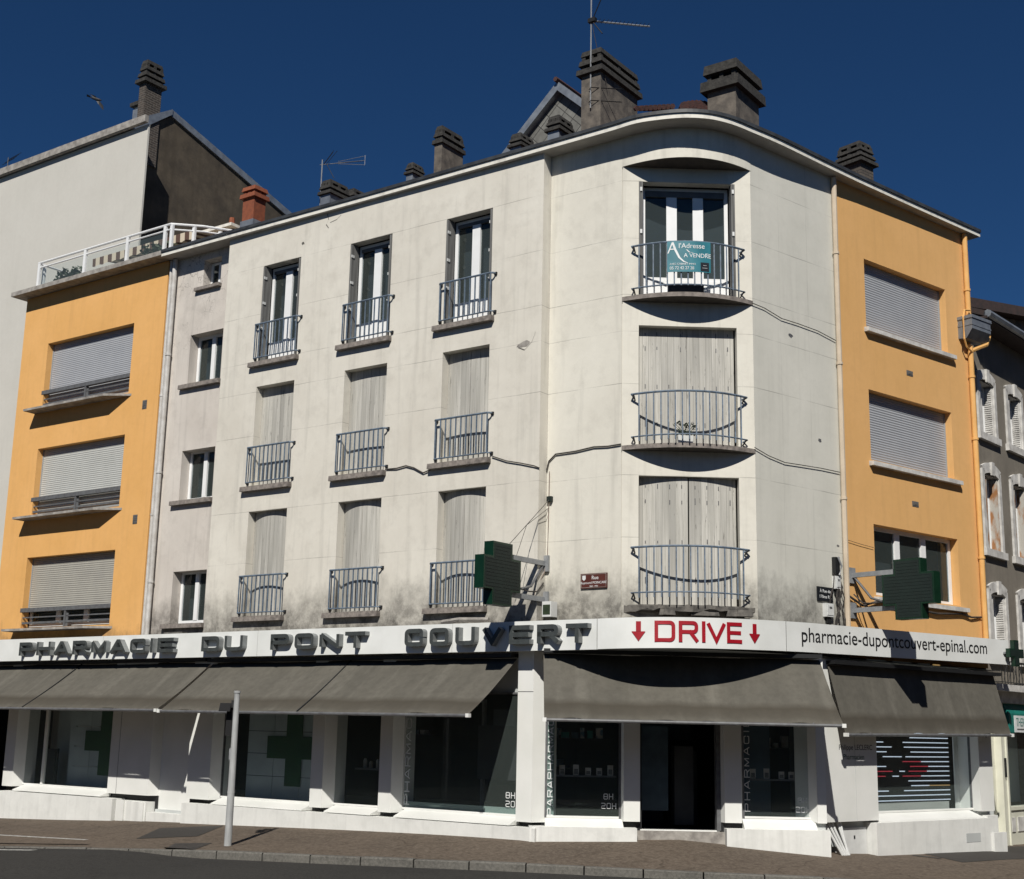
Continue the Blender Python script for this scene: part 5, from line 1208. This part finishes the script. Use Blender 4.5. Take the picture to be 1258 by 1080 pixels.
# tall aerial
def aerial(label, F, u, n, z0, z1, kind):
    t = thing('television_aerial', label, 'aerial', F, (u, n, z0)); mb = MB(); mb.tube([(u, n, z0), (u, n, z1)], .016, 'bracket_grey', 6); link('mast', mb.mesh('mast'), t, F)
    mb = MB()
    if kind:
        zb = 16.95; mb.tube([(u-.05, n, zb+.02), (u+.80, n-1.15, zb+.16)], .02, 'bracket_grey', 5)
        for k in range(14):
            f = .06+.94*k/14; l = .10; c = (u+.85*f, n-1.15*f, zb+.02+.14*f); mb.tube([(c[0]-l*.8, c[1]-l*.6, c[2]), (c[0]+l*.8, c[1]+l*.6, c[2])], .006, 'iron_black', 4)
        for s1 in (-1, 1): mb.tube([(u+.02, n, zb), (u+.35, n+.1, zb+s1*.45)], .013, 'iron_black', 5)
        mb.box(u-.06, u+.12, n-.05, n+.05, zb-.04, zb+.05, 'iron_black')
        mb.tube([(u+.02, n, zb-.05), (u+.12, n-.1, 16.2), (u+.3, n-.2, 15.4)], .007, 'cable', 4)
        for z in (15.35, 15.05): mb.tube([(u-.05, n-.02, z), (u+.04, n+.05, z), (u+.6, n-.3, z-.05)], .012, 'iron_black', 4)
    else:
        zb = z1-.12; mb.tube([(u-.08, n, zb), (u+.95, n-.5, zb+.05)], .010, 'bracket_grey', 4)
        for s1 in (-1, 0, 1): mb.tube([(u+.35, n-.2, zb+.03+s1*.03), (u+.98, n-.5, zb+.05+s1*.12)], .006, 'bracket_grey', 4)
        mb.tube([(u+.98, n-.5, zb-.08), (u+.98, n-.5, zb+.19)], .007, 'bracket_grey', 4)
        for a, b, c, d in ((-.02, .0, .28, .34), (.1, 0, .4, .30), (.1, 0, .34, -.42), (.0, 0, .26, .30)): mb.tube([(u+a, n-.05, zb+b), (u+c, n-.1, zb+d)], .008, 'iron_black', 4)
    link('antenna', mb.mesh('antenna'), t, F)
aerial('tall thin television aerial strapped to the long chimney near the top edge', FL, .33, -2.16, 14.9, 19.5, 1)
aerial('small television aerial standing on the low double chimney', FL, -7.72, -2.3, 14.4, 15.72, 0)

# ================================================================== TERRACE OVER THE LEFT BAY
t = thing('balustrade', 'white metal balustrade with glass panels round the roof terrace', 'balustrade', FL, (-13, 0, 13.1))
ra = [(-15.76, .06, 13.80), (-10.42, .06, 13.80), (-9.95, -.55, 13.84), (-9.6, -1.2, 13.86)]
mb = MB(); mb.tube(ra, .032, 'window_white', 8); mb.tube([(a, b, c-.14) for a, b, c in ra], .022, 'window_white', 6); mb.tube([(-15.76, .06, 13.80), (-15.76, -1.6, 13.8)], .03, 'window_white', 8); link('rail', mb.mesh('rail'), t, FL)
for u, n in ((-15.70, .06), (-13.75, .06), (-12.05, .06), (-10.62, .06), (-10.40, .04), (-10.08, -.38), (-9.75, -.92), (-15.72, -.1)):
    mb = MB(); mb.box(u-.045, u+.045, n-.03, n+.03, 13.115, 13.78, 'window_white'); link('post', mb.mesh('post'), t, FL)
for a, b in ((-15.64, -13.81), (-13.69, -12.11), (-11.99, -10.68)):
    mb = MB(); mb.face([(a, .05, 13.17), (b, .05, 13.17), (b, .05, 13.62), (a, .05, 13.62)], 'glass_terrace'); link('glass_panel', mb.mesh('glass_panel'), t, FL)
for u, lb in ((-14.9, 'leafy dark plant behind the glass at the left end of the terrace'), (-11.4, 'dark plant behind the glass near the right end of the terrace')):
    t = thing('plant', lb, 'plant', FL, (u, -.35, 13.115)); mb = MB(); mb.box(-.35, .35, -.12, .12, 0, .14, 'terracotta'); link('planter', mb.mesh('planter'), t, FL, (u, -.35, 13.115))
    mb = MB(); leaves(mb, (0, 0, .12), (.55, .16, .33), 220, .13); link('foliage', mb.mesh('foliage'), t, FL, (u, -.35, 13.115))
t = thing('awning', 'striped cream and brown awning with a hanging valance on the roof terrace', 'awning', FL, (-12.8, -.9, 13.6))
mb = MB()
for i in range(16): 
    a, b = -14.75+i*.25, -14.75+(i+1)*.25; mb.face([(a, -.9, 14.02), (b, -.9, 14.02), (b, -3.2, 14.35), (a, -3.2, 14.35)], 'awning_striped')
link('cloth', mb.mesh('cloth'), t, FL)
mb = MB()
for i in range(48):
    a, b = -14.75+i*4/48, -14.75+(i+1)*4/48; f = lambda x: 13.78+.035*abs(math.sin(x*9)); mb.face([(a, -.9, f(a)), (b, -.9, f(b)), (b, -.89, 14.02), (a, -.89, 14.02)], 'awning_striped')
link('valance', mb.mesh('valance'), t, FL)
t = thing('roof_hut', 'low flat roofed hut behind the terrace with a small red pot on top', 'roof hut', FL, (-11.7, -3, 13.3))
mb = MB(); mb.box(-12.3, -11.2, -4.4, -2.6, 13.2, 14.72, 'roof_brown'); link('wall', mb.mesh('wall'), t, FL)
mb = MB(); mb.box(-12.5, -11.05, -4.6, -2.4, 14.72, 14.80, 'eave_white'); mb.tube([(-11.25, -2.6, 14.8), (-11.25, -2.6, 15.02)], [.09, .07], 'terracotta', 8); link('roof', mb.mesh('roof'), t, FL)

# ================================================================== WHITE HOUSE AT THE LEFT AND ITS BROWN GABLE
wh = thing('apartment_building', 'tall pale blank wall of the building at the left with a brown gable', 'building', FL, (-20, -3.3, -1))
mb = MB(); mb.wall(-46, -16.0, -2, 19.25, -3.3, [], 'plaster_far'); mb.face([(-16.0, -3.3, -2), (-16.0, -3.36, -2), (-16.0, -3.36, 19.25), (-16.0, -3.3, 19.25)], 'plaster_far'); mb.face([(-16.0, -3.36, -2), (-46, -3.36, -2), (-46, -3.36, 19.25), (-16.0, -3.36, 19.25)], 'gable_brown')
link('front_wall', mb.mesh('front_wall'), wh, FL)
mb = MB(); ga = [(-3.4, 10), (-3.4, 19.35), (-4.75, 20.28), (-17.0, 16.6), (-17.0, 10)]
mb.xprism(ga, -17.4, -16.85, 'gable_brown'); link('gable_wall', mb.mesh('gable_wall'), wh, FL)
mb = MB()
mb.xprism([(-3.15, 19.25), (-3.15, 19.50), (-4.75, 20.52), (-4.75, 20.34), (-3.6, 19.4)], -46, -16.75, 'zinc')
mb.xprism([(-4.75, 20.30), (-4.75, 20.52), (-17.2, 16.76), (-17.2, 16.50)], -46, -16.78, 'zinc')
mb.box(-46, -15.95, -3.25, -3.12, 19.26, 19.48, 'concrete'); link('roof', mb.mesh('roof'), wh, FL)
c = chimney('tall brick chimney on the brown gable beside the white wall', FL, -17.08, -16.79, -4.3, -3.68, 18.4, 21.0, .85, 'brick_dark', slabs=3, ov=.11)
mb = MB(); mb.box(-17.40, -17.12, -4.3, -3.75, 19.5, 20.25, 'zinc'); mb.box(-17.48, -17.10, -4.4, -3.68, 20.35, 20.47, 'chimney_cap'); mb.box(-17.38, -17.16, -4.2, -3.8, 20.25, 20.35, 'box_white')
tag(link('chimney', mb.mesh('chimney'), None, FL), 'small zinc clad chimney tucked against the left of the tall brick chimney', 'chimney')
mb = MB(); mb.tube([(-23.6, -3.6, 19.6), (-23.6, -3.6, 20.15)], .015, 'iron_black', 4)
for k in range(4): mb.tube([(-23.9+.12*k, -3.6, 19.95+.04*k), (-23.4+.12*k, -3.7, 20.1+.04*k)], .01, 'iron_black', 4)
tag(link('television_aerial', mb.mesh('television_aerial'), None, FL), 'tiny dark aerial at the left edge above the white wall', 'aerial')
# slate gable behind the roof
t = thing('slate_house', 'grey gable hung with diamond slates rising behind the roof', 'house', FL, (-3.7, -7, 13))
mb = MB(); mb.yprism([(-6.2, 12), (-6.2, 16.15), (-3.68, 18.42), (-1.2, 16.15), (-1.2, 12)], -7.0, -11, 'slate_diamond'); link('gable_wall', mb.mesh('gable_wall'), t, FL)
mb = MB(); mb.yprism([(-6.5, 15.87), (-3.68, 18.40), (-.9, 15.87), (-.9, 16.10), (-3.68, 18.66), (-6.5, 16.10)], -6.8, -11.2, 'zinc'); mb.tube([(-3.68, -6.7, 18.68), (-3.68, -11, 18.68)], .07, 'tile_red', 6); link('roof', mb.mesh('roof'), t, FL)

# ================================================================== BIRD
t = link('bird', None); bpy.data.objects.remove(t)
mb = MB(); bx, by, bz = 0, 0, 0
mb.tube([(-.28, 0, .10), (-.16, 0, .05), (0, 0, 0), (.12, 0, -.03), (.20, 0, -.04)], [.02, .05, .07, .05, .015], 'bird_black', 8)
for s_, tip in ((1, (-.42, -.1, .34)), (-1, (.30, .15, -.50))):
    a = Vector((-.10, 0, .04)); b = Vector((.08, 0, -.02)); T = Vector(tip)*1.0; m = T*.55+Vector((.03, .05*s_, .05))
    mb.face([tuple(a), tuple(m+Vector((-.09, 0, -.02))), tuple(T), tuple(T+Vector((.07, 0, -.05))), tuple(m+Vector((.11, 0, -.08))), tuple(b)], 'bird_black')
mb.face([(-.26, .05, .12), (-.42, .06, .20), (-.44, -.02, .13), (-.26, -.04, .08)], 'bird_black')
tag(link('bird', mb.mesh('bird'), None, Matrix.Translation((-18.95, 55.5, 29.07)) @ Matrix.Scale(1.08, 4)), 'black bird in flight in the sky left of the brick chimney', 'bird')

# ================================================================== TRAFFIC POLE
px, py = -4.894, 24.74; pz = gz(px, py)
t = thing('signal_pole', 'grey metal pole with a small black signal head at the kerb', 'signal pole', I4, (px, -py, pz))
mb = MB(); mb.tube([(px, -py, pz-.05), (px, -py, pz+.9), (px, -py, 2.30), (px, -py, 2.40)], [.068, .064, .050, .052], 'pole_grey', 14); mb.tube([(px, -py, 2.38), (px, -py, 2.42)], .062, 'pole_grey', 12); mb.tube([(px, -py, pz+.9), (px, -py, pz+.94)], .068, 'pole_grey', 12); mb.box(px-.075, px-.03, -py-.03, -py+.03, 1.2, 1.4, 'bracket_grey')
link('pole', mb.mesh('pole'), t, I4)
mb = MB(); mb.box(px-.19, px-.06, -py-.22, -py-.06, 1.62, 2.20, 'interior_black', .01)
for z in (1.72, 1.90, 2.08):
    mb.tube([(px-.125, -py-.22, z), (px-.125, -py-.24, z)], .055, 'interior_black', 10)
    mb.face([(px-.19, -py-.22, z+.03), (px-.07, -py-.22, z+.03), (px-.06, -py-.32, z+.01), (px-.2, -py-.32, z+.01)], 'iron_black')
mb.xprism([(-py-.02, 2.20), (-py-.02, 2.05), (-py+.10, 2.05)], px-.30, px-.10, 'interior_black'); mb.box(px-.10, px-.04, -py-.08, -py-.02, 2.12, 2.25, 'iron_black')
link('signal_head', mb.mesh('signal_head'), t, I4)

# ================================================================== NEIGHBOUR AT THE RIGHT
nb = thing('neighbour_house', 'old grey rendered house at the right edge with white arched window surrounds', 'house', FN, (3, 0, -.3))
NW = [(.78, 1.62), (2.48, 3.32), (4.2, 5.04), (5.9, 6.74)]; NZ = [(8.62, 9.86), (5.97, 7.68), (3.62, 4.98)]
mb = MB(); mb.wall(-.6, 14, 3.0, 11.1, 0, [(a, b, c, d) for a, b in NW for c, d in NZ], 'neighbour_grey', .28, 'stone_white'); link('front_wall', mb.mesh('front_wall'), nb, FN)
mb = MB(); mb.box(.25, 14, -.5, .50, 11.10, 11.16, 'roof_brown'); mb.tube([(.3, .50, 11.22), (14, .50, 11.22)], .09, 'zinc', 8)
mb.xprism([(.45, 11.3), (-5, 13.6), (-5, 13.4), (.45, 11.17)], .30, 14, 'roof_brown'); link('roof', mb.mesh('roof'), nb, FN)
for i, (a, b) in enumerate(NW):
    for j, (c, d) in enumerate(NZ):
        u = (a+b)/2; w2 = (b-a)/2; mb = MB()
        # arched surround with keystone
        A = []; 
        for k in range(9):
            x = -1+2*k/8; A.append((u+x*(w2+.13), d+.16+.13*(1-x*x)))
        Bq = [(u+(-1+2*k/8)*w2, d-.02+.08*(1-(-1+2*k/8)**2)) for k in range(9)]
        for k in range(8): mb.yprism([Bq[k], Bq[k+1], A[k+1], A[k]], -.02, .05, 'stone_white')
        for s_ in (-1, 1): x0, x1 = sorted((u+s_*w2, u+s_*(w2+.13))); mb.box(x0, x1, -.02, .05, c, d+.1, 'stone_white')
        mb.box(u-.07, u+.07, .05, .09, d-.0, d+.30, 'stone_white', -.01)
        mb.box(u-w2-.2, u+w2+.2, -.05, .09, c-.16, c, 'stone_white')
        f_ = link('window_surround', mb.mesh('window_surround'), nb, FN)
        mb = MB(); mb.box(a, b, -.26, -.22, c, d+.06, 'interior_black'); mb.box(a+.02, a+.08, -.22, -.18, c, d, 'window_white'); mb.box(u-.03, u+.03, -.22, -.18, c, d, 'window_white'); mb.box(b-.08, b-.02, -.22, -.18, c, d, 'window_white'); link('window', mb.mesh('window'), nb, FN)
        for s_ in (-1, 1):
            m_ = 'shutter_rust' if j == 1 else 'stone_white'; mb = MB(); x = a+.015 if s_ < 0 else b-.015
            mb.box(min(x, x-s_*.03), max(x, x-s_*.03), -.20, .01, c+.02, d-.05, m_)
            if j != 1:
                z = c+.06
                while z < d-.1: mb.box(min(x-s_*.03, x-s_*.045), max(x-s_*.03, x-s_*.045), -.19, -.01, z, z+.022, m_); z += .05
            if s_ < 0: mb.box(x+.03, x+.25, -.05, -.02, c+.02, d-.05, m_)
            link('shutter', mb.mesh('shutter'), nb, FN)
for a, b in NW[:3]:
    mb = MB(); u0, u1 = a-.25, b+.25
    for z in (3.05, 3.5): mb.tube([(u0, .02, z), (u0, .28, z), (u1, .28, z), (u1, .02, z)], .012, 'iron_black', 5)
    for k in range(9): x = u0+(u1-u0)*k/8; mb.box(x-.006, x+.006, .27, .285, 3.0, 3.5, 'iron_black')
    for k in range(4): x = u0+.1+(u1-u0-.2)*k/4; mb.tube([(x, .28, 3.08), (x+.2, .28, 3.45)], .007, 'iron_black', 4)
    link('balcony_railing', mb.mesh('balcony_railing'), nb, FN)
mb = MB(); mb.box(-.4, 14, -.3, .34, 2.86, 3.0, 'stone_white'); mb.box(-.4, 14, -.3, .12, 2.62, 2.86, 'stone_white'); link('balcony_slab', mb.mesh('balcony_slab'), nb, FN)
mb = MB(); mb.box(.85, 1.05, -.3, .06, -.6, 2.62, 'cream_paint'); mb.box(1.05, 1.12, -.2, .09, -.6, 2.0, 'cream_paint'); mb.box(1.12, 4.2, -.2, .03, -.5, .35, 'cream_paint'); mb.box(1.25, 1.45, .03, .05, -.1, .2, 'stone_white'); mb.box(1.6, 2.4, .03, .05, -.1, .2, 'stone_white'); mb.box(1.12, 4.2, -.2, .06, .35, .42, 'cream_paint')
mb.box(4.2, 14, -.3, .05, -.8, 2.62, 'cream_paint'); mb.box(.0, .85, -.4, -.1, -.6, 2.62, 'cream_paint'); mb.box(.95, .99, .06, .10, 1.05, 1.45, 'iron_black'); link('shopfront', mb.mesh('shopfront'), nb, FN)
mb = MB(); mb.box(1.12, 4.2, -.9, -.85, .42, 2.6, 'display_panel'); mb.face([(1.12, -.05, .42), (4.2, -.05, .42), (4.2, -.05, 2.6), (1.12, -.05, 2.6)], 'glass_clear'); mb.box(1.3, 1.75, -.12, -.10, 1.6, 2.2, 'jar_pale'); link('shop_window', mb.mesh('shop_window'), nb, FN)
t = thing('shop_sign', 'green and white shop sign at the right edge starting with THE', 'sign', FN, (2, .3, 2.2))
mb = MB(); mb.xprism([(.035, 2.61), (.15, 2.40), (.15, 1.99), (.035, 1.99)], 1.13, 6, 'teal_paint'); mb.box(1.42, 6, .151, .16, 2.0, 2.36, 'paint_letters'); link('board', mb.mesh('board'), t, FN)
vtext('lettering', 'THER', .26, 'teal_paint', FN, 1.52, .162, 2.13, .75, .001, t); mb = MB(); mb.box(1.55, 3.6, .16, .163, 2.05, 2.08, 'iron_grey'); link('underline', mb.mesh('underline'), t, FN)
# rubble house behind
F2 = frame(13.0, 38.3, 67)
t = thing('stone_house', 'rubble stone wall under a dark red roof edge at the far right', 'house', F2, (4, -2, 0))
mb = MB(); mb.wall(-3, 30, -1, 14.5, 0, [], 'rubble'); mb.face([(-3, 0, -1), (-3, -8, -1), (-3, -8, 14.5), (-3, 0, 14.5)], 'rubble'); link('wall', mb.mesh('wall'), t, F2)
mb = MB(); mb.xprism([(.4, 14.45), (.4, 14.75), (-6, 16.5), (-6, 14.45)], -3.4, 30, 'roof_brown'); link('roof', mb.mesh('roof'), t, F2)
for nm, Fs, ln in (('left', frame(-42, 8, 0), 40), ('right', frame(27, 60, 180), 60)):  # side rows out of view, added so the glass mirrors dark walls
    t = thing('house_row', 'row of plain dark houses added out of view up the street to the %s mirrored in the glass' % nm, 'houses', Fs, (ln/2, 0, -1))
    holes = [(1.5+3*i, 2.7+3*i, 3.6+3*j, 5.4+3*j) for i in range(int(ln/3)-1) for j in range(3)]
    mb = MB(); mb.wall(0, ln, -2, 13, 0, holes, 'neighbour_grey', .3); mb.face([(0, -.28, 0), (ln, -.28, 0), (ln, -.28, 13), (0, -.28, 13)], 'interior_dark'); link('wall', mb.mesh('wall'), t, Fs)
    mb = MB(); mb.xprism([(.4, 13), (-4, 15.4), (-9, 13), (-9, 12.8), (.4, 12.8)], 0, ln, 'roof_brown'); link('roof', mb.mesh('roof'), t, Fs)
# houses across the street, out of view, added for the glass to mirror
t = thing('house_row', 'row of plain dark houses added out of view across the street mirrored in the shop glass', 'houses', I4, (0, 16, -1))
for k, (x0, x1, hh, m_) in enumerate(((-46, -30, 10, 'neighbour_grey'), (-29.9, -17, 12, 'gable_brown'), (-16.9, -2, 9.5, 'neighbour_grey'), (-1.9, 12, 11.5, 'gable_brown'), (12.1, 27, 10, 'neighbour_grey'), (27.1, 45, 12, 'gable_brown'))):
    holes = [(x0+1.2+2.6*i, x0+2.3+2.6*i, 3.6+3*j, 5.4+3*j) for i in range(int((x1-x0-1.5)/2.6)) for j in range(int((hh-3.5)/3))]
    mb = MB(); Fh = Matrix.Translation((0, -16, 0)) @ Matrix.Rotation(math.pi, 4, 'Z'); mb.wall(-x1, -x0, -1.3, hh, 0, [(-b_, -a_, c, d) for a_, b_, c, d in holes], m_, .3)
    mb.face([(-x1, -.28, 0), (-x0, -.28, 0), (-x0, -.28, hh), (-x1, -.28, hh)], 'interior_dark'); link('wall', mb.mesh('wall'), t, Fh)
    mb = MB(); mb.xprism([(.4, hh), (-4, hh+2.4), (-9, hh), (-9, hh-.2), (.4, hh-.2)], -x1, -x0, 'roof_brown'); link('roof', mb.mesh('roof'), t, Fh)
